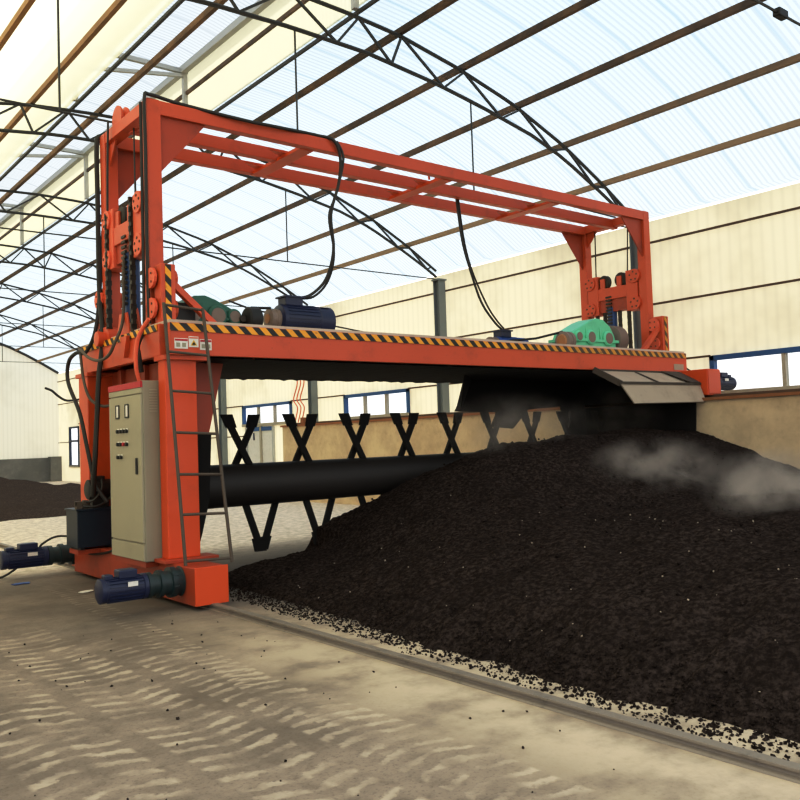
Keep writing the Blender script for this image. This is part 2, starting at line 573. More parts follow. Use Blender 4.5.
# windows
def window(idx, h, mat, nmull, mat2=None, panes=True):
    ya, yb, za, zb = h
    f = MB()
    w = .09
    f.box(WX - .06, WX + .06, ya, yb, zb - w, zb)
    f.box(WX - .06, WX + .06, ya, ya + w, za, zb)
    f.box(WX - .06, WX + .06, yb - w, yb, za, zb)
    o = struct('window_%d' % idx, f, mat)
    s_ = MB().box(WX - .08, WX + .06, ya, yb, za - .06, za + .03).build('window_sill', M['pale_frame'], o)
    for k in range(nmull):
        y = ya + (yb - ya) * (k + 1) / (nmull + 1)
        MB().box(WX - .05, WX + .05, y - .035, y + .035, za, zb - w).build('mullion', mat2 or M['pale_frame'], o)
    MB().add([(WX, ya, za), (WX, yb, za), (WX, yb, zb), (WX, ya, zb)], [(0, 1, 2, 3)]).build('pane', M['glass'], o)
    return o
window(1, H_NEAR, M['blue_frame'], 3)
window(2, H_MID, M['blue_frame'], 2)
window(3, H_DOOR, M['blue_frame'], 2)
w4 = window(4, H_FAR, M['dark_frame'], 0)
MB().box(WX - .07, WX + .05, 44.9, 46.4, 2.05, 2.15).build('transom', M['dark_frame'], w4)
MB().box(WX - .07, WX + .06, 44.9, 46.4, .76, .86).build('bottom_rail', M['dark_frame'], w4)
# sliding door under the third window
df = MB()
df.box(WX - .06, WX + .06, DOOR[1] - .12, DOOR[1], 0, 2.2)
df.box(WX - .06, WX + .06, DOOR[0], DOOR[0] + .1, 0, 2.2)
do = struct('door_1', df, M['galv'])
MB().box(WX - .06, WX + .06, 26.02, 26.14, 0, 2.24).build('door_post', M['pale_frame'], do)
for a, c in ((25.3, 26.02), (26.14, 27.03)):
    pn = MB().box(WX - .02, WX + .02, a, c, .02, 2.12).build('door_panel', M['white'], do)
    MB().box(WX - .05, WX + .03, a, c, 2.06, 2.2).build('door_track', M['blue_frame'], pn)
MB().box(WX - .05, WX - .02, 26.55, 26.6, 1.75, 2.0).build('door_handle', M['dark_frame'], do)

# concrete half wall that carries the machine rail
HW0, HW1, HZ = 12.62, 13.18, 2.06
struct('wall_concrete', MB().box(HW0, HW1, 1.0, 21.2, 0, HZ), M['halfwall'])
cap = MB().box(HW0 - .05, HW1 + .03, 1.0, 21.25, HZ, HZ + .05)
struct('trim_wall_cap', cap, M['rust_orange'])
tag(MB().box(12.86, 12.96, 1.0, 21.0, HZ + .05, HZ + .105).build('rail', M['rust'], bevel=.008),
    'rusty steel rail lying on top of the concrete half wall', 'rail', 'machine rails')
tag(MB().box(12.75, 12.9, 20.3, 20.45, HZ + .05, HZ + .24).build('wood_block', M['rust_orange']),
    'small brown block standing on the far end of the half wall', 'block')

# ground rail
rl = MB()
rl.prism([(3.80, 0, 0), (3.91, 0, 0), (3.90, 0, .012), (3.875, 0, .018), (3.872, 0, .034), (3.892, 0, .040), (3.892, 0, .058), (3.818, 0, .058), (3.818, 0, .040), (3.838, 0, .034), (3.835, 0, .018), (3.81, 0, .012)], (0, 22, 0))
tag(rl.build('rail', M['rail'], bevel=.004), 'weathered steel rail set along the concrete floor in front of the heap', 'rail', 'machine rails')

# columns and trusses
TY = [-1.8, 4.09, 10.40, 16.46, 22.55, 28.62, 34.7, 40.8]
ordw = ['behind the viewer', 'nearest', 'second', 'third', 'fourth', 'fifth', 'sixth', 'seventh']
col_lab = {2: 'grey steel wall column right behind the orange frame beside the mint gearbox',
           3: 'grey steel wall column showing between the two machine ends above the deck',
           4: 'grey steel wall column beyond the drum with red wires beside it',
           5: 'grey steel wall column beyond the drum close to the orange leg brace',
           6: 'grey steel wall column far down the hall behind the orange leg',
           7: 'grey steel wall column far down the hall behind the control cabinet'}
for i, y in enumerate(TY):
    if i < 2:
        continue
    c = thing('steel_column', col_lab[i], 'column', (WX - .17, y, 0), 'wall columns')
    mb = MB()
    mb.box(WX - .27, WX - .05, y - .11, y - .095, 0, 5.62)
    mb.box(WX - .27, WX - .05, y + .095, y + .11, 0, 5.62)
    mb.box(WX - .175, WX - .155, y - .1, y + .1, 0, 5.62)
    mb.build('shaft', M['column'], c)
    MB().box(WX - .30, WX - .02, y - .14, y + .14, 5.62, 5.66).build('cap_plate', M['column'], c)
    MB().box(WX - .30, WX - .02, y - .15, y + .15, 0, .03).build('base_plate', M['column'], c)

PX = [14.3, 13.6, 12.5, 11.26, 9.92, 8.58, 7.74]
for i, y in enumerate(TY):
    if i == 0:
        continue
    t = thing('roof_truss', ['', 'nearest curved steel roof truss, its tie rod crossing the top right corner',
              'curved steel roof truss directly over the orange machine frame',
              'curved roof truss just behind the machine ending on the column above the deck',
              'fourth curved roof truss from the viewer, just seen under the orange top beams',
              'fifth curved roof truss from the viewer, left of the orange frame',
              'sixth curved roof truss from the viewer, deep in the hall',
              'farthest curved roof truss, close to the gable wall'][i], 'roof truss', (RX, y, 5.6), 'roof trusses')
    N = 44
    xs = [LX + .1 + (WX - .25 - LX - .1) * k / N for k in range(N + 1)]
    MB().tube([(x, y, arch(x)) for x in xs], .032, 6, 0).build('upper_chord', M['truss'], t, smooth=True)
    MB().tube([(x, y, arch_lo(x) - (.0 if abs(x - RX) < 7.9 else .02)) for x in xs], .032, 6, 0).build('lower_chord', M['truss'], t, smooth=True)
    px_ = [x for x in PX if x > RX]
    nodes = sorted([RX] + px_ + [2 * RX - x for x in px_])
    for a, c in zip(nodes, nodes[1:]):
        mid = (a + c) / 2 + (.2 if a >= RX else -.2)
        MB().bar((a, y, arch(a)), (mid, y, arch_lo(mid)), .035).build('web_bar', M['truss'], t)
        MB().bar((mid, y, arch_lo(mid)), (c, y, arch(c)), .035).build('web_bar', M['truss'], t)
    MB().tube([(LX + .2, y, 5.66), (WX - .2, y, 5.66)], .014, 6, 0).build('tie_rod', M['truss'], t)
    for hx in (3.24, 6.58, 10.05):
        MB().tube([(hx, y, arch_lo(hx)), (hx, y, 5.66)], .014, 6, 0).build('hanger_rod', M['truss'], t)
    # pale frame of the raised ridge vent above this truss
    g = thing('ridge_frame', ['', 'pale steel ridge vent frame above the nearest truss', 'pale steel ridge vent frame above the machine',
              'pale steel ridge vent frame left of the orange corner post', 'fourth pale steel ridge vent frame from the viewer',
              'fifth pale steel ridge vent frame from the viewer', 'sixth pale steel ridge vent frame from the viewer',
              'farthest pale steel ridge vent frame'][i], 'ridge frame', (RX, y, 8.2), 'ridge vent frames')
    MB().bar((EDGE_R - .06, y, 8.2), (EDGE_R - .06, y, MZ), .09).build('post', M['galv'], g)
    MB().bar((EDGE_L + .02, y, 8.3), (EDGE_L + .02, y, MZ), .09).build('post', M['galv'], g)
    MB().bar((EDGE_L, y, MZ - .02), (EDGE_R, y, MZ - .02), .09).build('rafter', M['galv'], g)
    MB().bar((EDGE_L + .1, y, MZ - .45), (EDGE_R - .06, y, MZ - .1), .07).build('brace', M['galv'], g)

# purlins along the hall
plabel = {13.6: 'lowest purlin on the right roof slope just above the cream wall', 12.5: 'second purlin up from the cream wall',
          11.26: 'third purlin up from the cream wall', 9.92: 'fourth purlin up from the cream wall',
          8.58: 'fifth purlin up from the cream wall', 7.74: 'dark edge purlin where the clear right slope meets the ridge vent',
          5.90: 'tan purlin crossing the open ridge vent', 5.40: 'dark edge purlin between the cream slope and the ridge vent',
          4.64: 'rusty tan purlin on the cream slope next to the ridge', 3.47: 'rusty tan purlin in the top left corner under the cream slope',
          2.2: 'rusty purlin low on the cream left slope'}
for x, lab in plabel.items():
    r_ = .05 if x not in (7.74, 5.40) else .03
    mat = M['purlin'] if x not in (7.74, 5.40) else M['truss']
    tag(MB().bar((x, NY, arch(x) + .09), (x, GY - .1, arch(x) + .09), .075 if r_ > .04 else .05, .10 if r_ > .04 else .05).build('purlin', mat), lab, 'purlin', 'roof purlins')
tag(MB().bar((EDGE_R - .1, NY, MZ), (EDGE_R - .1, GY, MZ), .12, .14).build('purlin', M['galv']), 'pale grey beam along the top of the ridge vent', 'purlin', 'roof purlins')
tag(MB().bar((EDGE_R - .04, NY, 8.95), (EDGE_R - .04, GY, 8.95), .05, .07).build('purlin', M['purlin']), 'tan rail midway up the cream ridge vent side', 'purlin', 'roof purlins')

# clamp on the near truss
tag(MB().box(8.14, 8.31, 4.05, 4.13, 5.62, 5.70).build('clamp', M['black'], bevel=.01), 'small black clamp on the tie rod in the top right corner', 'clamp')

# red wires by a column
for k in range(3):
    yy = 23.12 + .2 * k
    tag(MB().tube([(WX - .1, yy + .12, 4.1), (WX - .16, yy - .08, 3.5), (WX - .14, yy + .2, 3.0), (WX - .2, yy - .12, 2.7), (WX - .15, yy + .15, 2.25)], .018, 6).build('hanging_cord', M['pvc_red'], smooth=True),
        'thin loose red wire hanging on the cream wall beside a grey column', 'wire', 'red wires on the cream wall')

# black cable end on gable wall
tag(MB().tube([(12.78, 44.0, 4.73), (13.1, 44, 4.60), (13.4, 44.0, 4.34), (13.78, 44.0, 4.12), (14.25, 44.0, 4.14), (14.66, 44.2, 4.22)], .06, 6).build('mounted_pipe', M['hose'], smooth=True),
    'dark bent pipe sticking out near the far gable corner', 'pipe')

# ------------------------------------------------------------------ compost turner
T = thing('compost_turner', 'large orange gantry compost turner spanning from floor rail to wall rail', 'machine', (8.3, 9.75, 0))
OR = M['orange']
D0, D1, DY0, DY1, DZ0, DZ1 = 3.65, 13.0, 8.42, 11.05, 2.56, 2.90

# travelling base beam on the ground rail
bb = MB().box(3.66, 4.0, 7.87, 11.45, .045, .415).build('base_beam', M['orange_dirty'], T, bevel=.008)
MB().box(3.655, 4.01, 7.855, 7.875, .05, .42).build('end_plate', M['orange_bright'], bb, bevel=.004)
MB().box(3.80, 4.05, 11.45, 12.0, .05, .415).build('wheel_box', OR, T, bevel=.008)
MB().box(3.40, 3.70, 10.50, 10.82, .36, .413).build('tank_bracket', M['orange_dirty'], T)
MB().box(3.52, 3.70, 8.74, 9.60, .36, .418).build('cabinet_bracket', M['orange_dirty'], T)
for y in (8.25, 11.65):
    MB().cyl((3.80, y, .17), (3.90, y, .17), .125, 24).build('travel_wheel', M['chain'], T, smooth=True)
# right base beam on half wall
zb = HZ + .105
b2 = MB().box(12.72, 13.1, 7.87, 11.6, zb - .01, zb + .42).build('base_beam', M['orange_bright'], T, bevel=.008)
MB().box(12.735, 13.085, 7.855, 7.872, zb + .015, zb + .40).build('end_plate', OR, b2, bevel=.004)

# legs
def column(x0, x1, y0, y1, z0, z1, flange=True):
    c = MB().box(x0, x1, y0, y1, z0, z1).build('column', M['orange_bright'], T, bevel=.01)
    MB().box(x0 - .08, x1 + .16, y0 - .10, y1 + .01, z0 - .035, z0 + .002).build('foot_plate', M['orange_dirty'], c, bevel=.004)
    MB().box(x0 - .02, x1 + .12, y0 - .05, y1 + .06, z1 - .05, z1).build('flange', OR, c, bevel=.004)
    return c
column(3.665, 4.02, 8.49, 8.665, .45, 2.56)
column(3.62, 4.01, 10.72, 11.05, .45, 2.56)
MB().box(3.93, 3.97, 8.66, 10.74, .42, 2.56).build('end_panel', M['orange_dirty'], T)
for y in (9.55, 10.28):
    MB().box(3.88, 3.95, y, y + .1, .42, 2.56).build('panel_stiffener', M['orange_dirty'], T)
# brace plate inside near leg and black bearing bracket
MB().prism([(4.03, 9.0, 2.56), (4.60, 9.0, 2.56), (4.40, 9.0, 1.75), (4.03, 9.0, 1.75)], (0, .08, 0)).build('leg_brace', M['orange_dirty'], T, bevel=.006)
MB().prism([(4.03, 8.95, 1.75), (4.40, 8.95, 1.75), (4.36, 8.95, 1.0), (4.26, 8.95, .62), (4.2, 8.95, .44), (4.03, 8.95, .44)], (0, .25, 0)).build('bearing_bracket', M['soot'], T)
MB().box(4.02, 4.12, 8.9, 10.7, .42, 2.5).build('drum_side_plate', M['soot'], T)
for y in (8.95, 10.7):
    MB().prism([(12.55, y, 2.56), (12.9, y, 2.56), (12.9, y, zb + .4), (12.75, y, zb + .4)], (0, .1, 0)).build('leg_brace', M['orange_dirty'], T)

# deck
deck = MB().box(D0 + .05, D1, DY0, DY0 + .06, DZ0, DZ1).build('deck_beam', OR, T, bevel=.006)
hz = MB().box(D0 + .05, D1 - .03, DY0 - .012, DY0 - .004, DZ1 - .088, DZ1 - .006).build('hazard_stripe', M['hazard'], deck)
bk = MB().box(D0 + .05, D1, DY1 - .06, DY1, DZ0, DZ1).build('deck_beam', OR, T, bevel=.006)
le = MB().box(D0, D0 + .08, DY0 + .16, DY1, DZ0, DZ1).build('end_beam', OR, T, bevel=.006)
MB().box(D0 - .012, D0 - .003, DY0 + .2, DY1 - .05, DZ1 - .075, DZ1 - .005).build('hazard_stripe', M['hazard'], le)
MB().prism([(D0 - .002, 9.35, 2.86), (D0 - .002, 9.55, 2.86), (D0 - .002, 9.45, 2.62)], (-.05, 0, 0)).build('cylinder_gusset', OR, le)
MB().box(D1 - .08, D1, DY0 + .06, DY1 - .06, DZ0, DZ1).build('end_beam', OR, T, bevel=.006)
MB().box(D0 + .05, D1 - .05, DY0 + .005, DY1 - .02, DZ1, DZ1 + .03).build('deck_plate', M['deckplate'], T)
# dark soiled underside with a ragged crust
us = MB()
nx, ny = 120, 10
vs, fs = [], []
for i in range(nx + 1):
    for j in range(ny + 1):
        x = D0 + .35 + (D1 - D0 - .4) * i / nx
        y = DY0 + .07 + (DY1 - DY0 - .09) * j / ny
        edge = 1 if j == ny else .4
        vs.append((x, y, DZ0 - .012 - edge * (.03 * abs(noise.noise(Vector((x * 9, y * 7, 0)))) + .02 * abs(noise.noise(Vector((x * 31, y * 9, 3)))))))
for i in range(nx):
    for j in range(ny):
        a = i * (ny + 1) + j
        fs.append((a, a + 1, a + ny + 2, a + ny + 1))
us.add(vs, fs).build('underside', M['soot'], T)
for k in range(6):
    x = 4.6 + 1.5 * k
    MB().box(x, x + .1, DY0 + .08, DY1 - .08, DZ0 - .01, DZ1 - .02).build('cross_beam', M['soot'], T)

# warning stickers on the deck beam
for (x0, x1, z0, z1, kind) in ((3.745, 3.895, 2.625, 2.735, 0), (3.905, 4.015, 2.645, 2.76, 1), (4.03, 4.165, 2.62, 2.735, 2)):
    st = MB().box(x0, x1, DY0 - .006, DY0 - .001, z0, z1).build('warning_label', M['white'], deck)
    if kind != 1:
        MB().box(x0 + .005, x1 - .005, DY0 - .0095, DY0 - .0065, z1 - .028, z1 - .008).build('label_header', M['red'], deck)
        for q in range(2):
            xx = x0 + .02 + q * (x1 - x0 - .02) / 2
            MB().box(xx, xx + .042, DY0 - .0095, DY0 - .0065, z0 + .018, z0 + .062).build('label_picture', M['cabinet'], deck)
    else:
        MB().box(x0 + .006, x1 - .006, DY0 - .0095, DY0 - .0065, z1 - .022, z1 - .010).build('label_header', M['salmon'], deck)
        cx = (x0 + x1) / 2
        MB().prism([(cx - .036, DY0 - .0065, z0 + .018), (cx + .036, DY0 - .0065, z0 + .018), (cx, DY0 - .0065, z0 + .078)], (0, -.003, 0)).build('warning_triangle', M['yellow'], deck)
        MB().prism([(cx - .02, DY0 - .0097, z0 + .025), (cx + .02, DY0 - .0097, z0 + .025), (cx, DY0 - .0097, z0 + .058)], (0, -.003, 0)).build('warning_symbol', M['black'], deck)
st = MB().box(12.62, 12.90, DY0 - .006, DY0 - .001, 2.61, 2.71).build('warning_label', M['flap'], deck)

# masts and top frame
F0, F1, FY0, FY1, FT = 3.73, 12.93, 8.98, 10.45, 5.46
PW = .165
def mast(x, y):
    return MB().box(x, x + PW, y, y + PW, DZ0 + .02, FT).build('mast', OR, T, bevel=.008)
for x in (F0, F1 - PW):
    for y in (FY0, FY1 - PW):
        mast(x, y)
for y in (FY0, (FY0 + FY1) / 2 - .07, FY1 - PW):
    x0 = F0 if y != (FY0 + FY1) / 2 - .07 else F0 + .1
    MB().box(x0 + .003, F1 - .003, y + .004, y + .12, FT - .155, FT + .004).build('top_beam', OR, T, bevel=.006)
for x in (F0, F1 - PW):
    MB().box(x + .01, x + PW - .01, FY0 + .01, FY1 - .01, FT - .13, FT + .012).build('end_beam', OR, T, bevel=.006)
# triangular gussets at the four corners
for y in (FY0 + .05, FY1 - PW + .07):
    MB().prism([(F0 + PW, y, FT - .155), (F0 + PW + .56, y, FT - .155), (F0 + PW, y, FT - .80)], (0, .02, 0)).build('corner_gusset', M['orange_dirty'], T)
    MB().prism([(F1 - PW, y, FT - .155), (F1 - PW - .56, y, FT - .155), (F1 - PW, y, FT - .80)], (0, .02, 0)).build('corner_gusset', M['orange_dirty'], T)
for x in (F0 + .06, F1 - .1):
    MB().prism([(x, FY1 - PW, FT - .13), (x, FY1 - PW - .22, FT - .13), (x, FY1 - PW, FT - .4)], (.02, 0, 0)).build('corner_gusset', OR, T)
# ladder-like rungs in the top frame with small fins
for x in (5.87, 8.24, 10.57):
    rg = MB().box(x - .10, x + .10, FY0 + .1, FY1 - .1, FT - .165, FT - .12).build('cross_rung', M['orange_bright'], T, bevel=.004)
    for y in (9.42, 10.05):
        MB().prism([(x - .10, y, FT - .12), (x - .36, y, FT - .12), (x - .10, y + .16, FT - .12)], (0, 0, .03)).build('fin', M['orange_bright'], rg)
MB().tube([(8.1, 9.3, FT - .12), (8.1, 9.3, FT - .02), (8.16, 9.3, FT + .03), (8.22, 9.3, FT - .02), (8.22, 9.3, FT - .12)], .016, 8).build('lifting_eye', M['orange_bright'], T, smooth=True)

# roller brackets standing on the deck, in front of and behind each mast
def roller_bracket(xm, side, sgnx):
    """side -1: in front of the near mast, +1: behind the far mast"""
    ya, yb = (FY0 - .24, FY0 - .06) if side < 0 else (FY1 + .06, FY1 + .24)
    x0, x1 = (xm - .0, xm + .17)
    b = MB().box(x0, x1, ya, yb, DZ1 + .02, DZ1 + .68).build('roller_bracket', OR, T, bevel=.01)
    if side < 0:
        MB().box(x0 + .05, x0 + .115, ya - .008, ya - .001, DZ1 + .03, DZ1 + .67).build('hazard_stripe', M['hazard'], b)
    for z in (DZ1 + .21, DZ1 + .54):
        yc = FY0 - .07 if side < 0 else FY1 + .07
        for xa, xb in ((xm - .055, xm - .02), (xm + PW + .02, xm + PW + .055)):
            pts = []
            for k in range(14):
                an = 2 * PI * k / 14
                pts.append((xa, yc + .115 * math.cos(an) * 1.1, z + .115 * math.sin(an)))
            r = MB().prism(pts, (xb - xa, 0, 0)).build('roller_plate', M['salmon'] if xa < xm else OR, b, bevel=.004)
            for k in range(4):
                an = PI / 4 + PI / 2 * k
                q = (xa - .006 if xa < xm else xb - .002, yc + .065 * math.cos(an), z + .065 * math.sin(an))
                MB().cyl(q, (q[0] + .008, q[1], q[2]), .013, 8).build('bolt', M['rust'], b)
        MB().cyl((xm - .02, yc, z), (xm + PW + .02, yc, z), .06, 16).build('roller', M['chain'], b, smooth=True)
    # slanting stay towards the middle of the deck
    xs = x1 if sgnx > 0 else x0
    yc = (ya + yb) / 2
    MB().bar((xs - .02 * sgnx, yc, DZ1 + .50), (xs + .52 * sgnx, yc, DZ1 + .03), .08, .07).build('stay', OR, b, bevel=.004)
    return b
for side in (-1, 1):
    roller_bracket(F0 + .02, side, 1)
    roller_bracket(F1 - .10, side, -1)
MB().box(F0 + .24, F0 + .50, 8.93, 8.96, DZ1 + .03, DZ1 + .30).build('guard_plate', M['black'], T)

# lifting carriages between the masts at both ends
def chain_strip(x, y, z0, z1, parent):
    mb = MB()
    n = int((z1 - z0) / .055)
    for k in range(n):
        z = z0 + (z1 - z0) * (k + .5) / n
        if k % 2:
            mb.box(x - .022, x + .022, y - .030, y + .030, z - .032, z + .032)
        else:
            mb.box(x - .034, x + .034, y - .018, y + .018, z - .03, z + .03)
    return mb.build('lifting_chain', M['chain'], parent)
def carriage(x, zc, out):
    """out = -1 carriage faces the left end, +1 the right end"""
    cy = (FY0 + FY1) / 2
    g = MB().box(x - .09, x + .09, FY0 + PW + .05, FY1 - PW - .05, zc - .10, zc + .12).build('lifting_carriage', OR, T, bevel=.01)
    MB().box(x - .06, x + .10, FY0 + PW + .12, FY1 - PW - .12, zc - .32, zc - .10).build('carriage_plate', M['orange_dirty'], g)
    for y in (FY0 + PW + .14, FY1 - PW - .14):
        MB().box(x - .10, x + .10, y - .12, y + .12, zc - .36, zc + .36).build('carriage_cheek', M['salmon'] if out < 0 else OR, g, bevel=.01)
        for z in (zc - .24, zc + .24):
            pts = []
            yy = y + (-.06 if y < cy else .06)
            for k in range(16):
                an = 2 * PI * k / 16
                pts.append((x - .125, yy + .125 * math.cos(an), z + .125 * math.sin(an)))
            MB().prism(pts, (.25, 0, 0)).build('roller_plate', M['salmon'] if out < 0 else OR, g, bevel=.006)
            for k in range(5):
                an = PI / 2 + 2 * PI / 5 * k
                q = (x - .131, yy + .075 * math.cos(an), z + .075 * math.sin(an))
                MB().cyl(q, (q[0] + .008, q[1], q[2]), .016, 8).build('bolt', M['rust'], g)
    for y in (cy - .15, cy + .22):
        MB().lathe((x - .05, y, zc + .24), (x + .05, y, zc + .24), [(0, .10), (.2, .13), (.5, .12), (.8, .13), (1, .10)], 20).build('sprocket', M['chain'], g, smooth=True)
        MB().box(x - .08, x - .055, y - .05, y + .05, zc + .08, zc + .30).build('sprocket_lug', OR, g)
        MB().box(x + .055, x + .08, y - .05, y + .05, zc + .08, zc + .30).build('sprocket_lug', OR, g)
    return g
ZC = 4.11
gL = carriage(F0 + .085, ZC, -1)
gR = carriage(F1 - .085, ZC, 1)
chain_strip(F0 - .02, 9.42, DZ1 - .06, ZC + .34, gL).name = 'lifting_chain'
chain_strip(F0 - .02, 10.18, DZ1 + .1, ZC + .30, gL)
for y, z0 in ((9.42, 3.0), (9.62, 3.2), (9.95, 3.0), (10.12, 3.0)):
    chain_strip(F1 - .10, y, z0, ZC + (.3 if y != 9.62 else .1), gR)
# lower chain anchor hub
MB().lathe((F0 - .16, 10.25, DZ1 + .02), (F0 + .1, 10.25, DZ1 + .02), [(0, .05), (.02, .09), (.4, .09), (.41, .15), (1, .15)], 22).build('anchor_hub', OR, T, smooth=True)
# hydraulic lift cylinders
def lift_cylinder(x, y, out):
    c = MB().cyl((x, y, DZ1 + .16), (x, y, ZC - .24), .088, 22).build('lift_cylinder', M['blue_cyl'], T, smooth=True)
    MB().cyl((x, y, ZC - .26), (x, y, ZC - .05), .045, 16).build('piston_rod', M['galv'], c, smooth=True)
    MB().prism([(x - .02, y - .26, DZ1), (x - .02, y + .26, DZ1), (x - .02, y + .10, DZ1 + .32), (x - .02, y - .10, DZ1 + .32)], (.04, 0, 0)).build('foot_bracket', OR, c)
    MB().prism([(x - .12, y - .2, DZ1), (x - .12, y + .2, DZ1), (x - .12, y + .11, DZ1 + .26), (x - .12, y - .11, DZ1 + .26)], (.02, 0, 0)).build('foot_bracket', OR, c)
    ml = MB()
    for k in range(14):
        z = DZ1 + .36 + k * .06
        ml.box(x - .105, x - .08, y - .06, y + .06, z, z + .03)
    ml.build('rack_strip', M['chain'], c)
lift_cylinder(F0 + .085, 9.70, -1)
lift_cylinder(F1 - .085, 9.80, 1)
# top pulleys and the wire ropes hanging from them
MB().lathe((F0 + .02, 9.92, FT + .07), (F0 + .13, 9.92, FT + .07), [(0, .15), (.2, .15), (.5, .11), (.8, .15), (1, .15)], 22).build('top_pulley', OR, T, smooth=True)
MB().lathe((F1 - .14, 9.35, FT + .05), (F1 - .04, 9.35, FT + .05), [(0, .10), (.3, .10), (.5, .07), (.7, .10), (1, .10)], 18).build('top_pulley', OR, T, smooth=True)
MB().tube([(F0 - .03, 10.07, FT + .07), (F0 - .03, 10.12, 4.9), (F0 - .02, 10.18, ZC + .2)], .013, 6, 3).build('wire_rope', M['hose'], T, smooth=True)
MB().tube([(F0 + .1, 9.60, FT - .1), (F0 + .1, 9.60, ZC + .2)], .009, 6, 0).build('wire_rope', M['hose'], T)
MB().tube([(F1 - .1, 9.36, FT), (F1 - .1, 9.42, ZC + .3)], .012, 6, 0).build('wire_rope', M['hose'], T)
MB().tube([(F1 - .1, 10.10, FT - .1), (F1 - .1, 10.12, ZC + .3)], .012, 6, 0).build('wire_rope', M['hose'], T)

# turning drum with crossing shovel arms
DRY, DRZ, DRR = 9.74, 1.10, .265
dr = MB().lathe((4.12, DRY, DRZ), (12.6, DRY, DRZ), [(0, .36), (.012, .36), (.0121, DRR), (.985, DRR), (.986, .36), (1, .36)], 36).build('drum', M['drum'], T, smooth=True)
def arm(xa, xb, ya, yb, za, zb_, blade=True):
    mb = MB()
    a, c = Vector((xa, ya, za)), Vector((xb, yb, zb_))
    d = (c - a).normalized()
    e = c - d * .16
    mb.bar(a, e + d * .04, .05, .075, up=(1, 0, 0))
    # blade: flat plate cut square at the tip
    s = 1 if d.x > 0 else -1
    v = 1 if d.z > 0 else -1
    k = Vector((1, 0, 0))
    w = .085
    p0, p1 = e - k * w * .8, e + k * w * .8
    tip = .165
    q1 = Vector((p1.x + s * .055, c.y, e.z + v * tip))
    q0 = Vector((p0.x + s * .055 - .02, c.y, e.z + v * tip))
    mb.prism([p0 - Vector((0, .02, 0)), p1 - Vector((0, .02, 0)), q1 - Vector((0, .02, 0)), q0 - Vector((0, .02, 0))], (0, .04, 0))
    return mb.build('paddle_arm', M['soot'], dr)
for k in range(9):
    x = 5.20 + .885 * k
    up = .22
    arm(x + .10, x - .24, DRY - .05, DRY - .05, DRZ + .2, 1.96)
    arm(x - .10, x + .24, DRY + .05, DRY + .05, DRZ + .2, 1.96)
    xl = x + .25
    arm(xl - .26, xl - .04, DRY - .05, DRY - .05, DRZ - .2, .27)
    arm(xl + .26, xl + .04, DRY + .05, DRY + .05, DRZ - .2, .27)

# discharge hood at the right end
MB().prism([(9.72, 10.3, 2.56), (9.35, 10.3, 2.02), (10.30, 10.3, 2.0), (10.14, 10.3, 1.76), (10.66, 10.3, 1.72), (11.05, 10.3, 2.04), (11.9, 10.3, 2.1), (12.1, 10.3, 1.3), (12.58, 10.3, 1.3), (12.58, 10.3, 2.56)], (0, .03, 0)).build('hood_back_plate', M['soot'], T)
MB().prism([(12.57, 8.0, 2.30), (12.57, 8.6, 2.56), (12.57, 10.3, 2.56), (12.57, 10.3, 1.2), (12.57, 8.05, 1.45)], (.03, 0, 0)).build('hood_dark_side', M['soot'], T)  # black sheet added to stand in for the dark shadow on the wall
MB().prism([(8.93, 9.6, 2.55), (9.72, 10.3, 2.55), (9.35, 10.3, 2.02), (9.1, 9.9, 2.05)], (.02, 0, 0)).build('hood_dark_side', M['soot'], T)
# front flap: two dusty plates hinged below the deck edge
up = MB().prism([(10.55, 8.40, 2.555), (12.80, 8.40, 2.555), (12.72, 8.02, 2.34), (10.62, 8.02, 2.33)], (0, .01, -.02)).build('upper_flap', M['flap'], T)
lw = MB().prism([(10.62, 8.01, 2.33), (12.72, 8.01, 2.34), (12.64, 7.86, 2.045), (10.74, 7.86, 2.02)], (0, .015, -.01)).build('lower_flap', M['flap'], T)
MB().bar((10.58, 8.01, 2.335), (12.72, 8.01, 2.345), .05, .035).build('flap_hinge', M['flap_edge'], up)
MB().bar((10.5, 8.40, 2.56), (10.62, 8.0, 2.32), .05, .09).build('flap_edge', M['flap_edge'], up)
MB().bar((11.5, 8.38, 2.545), (11.62, 8.02, 2.35), .07, .02).build('flap_rib', M['flap_edge'], up)
MB().prism([(12.2, 8.39, 2.57), (12.78, 8.39, 2.57), (12.70, 7.99, 2.36), (12.45, 7.99, 2.36)], (0, -.006, .008)).build('flap_corner', M['flap_edge'], up)
MB().box(10.5, 12.8, 8.385, 8.415, 2.53, 2.575).build('hinge_strip', M['flap_edge'], up)

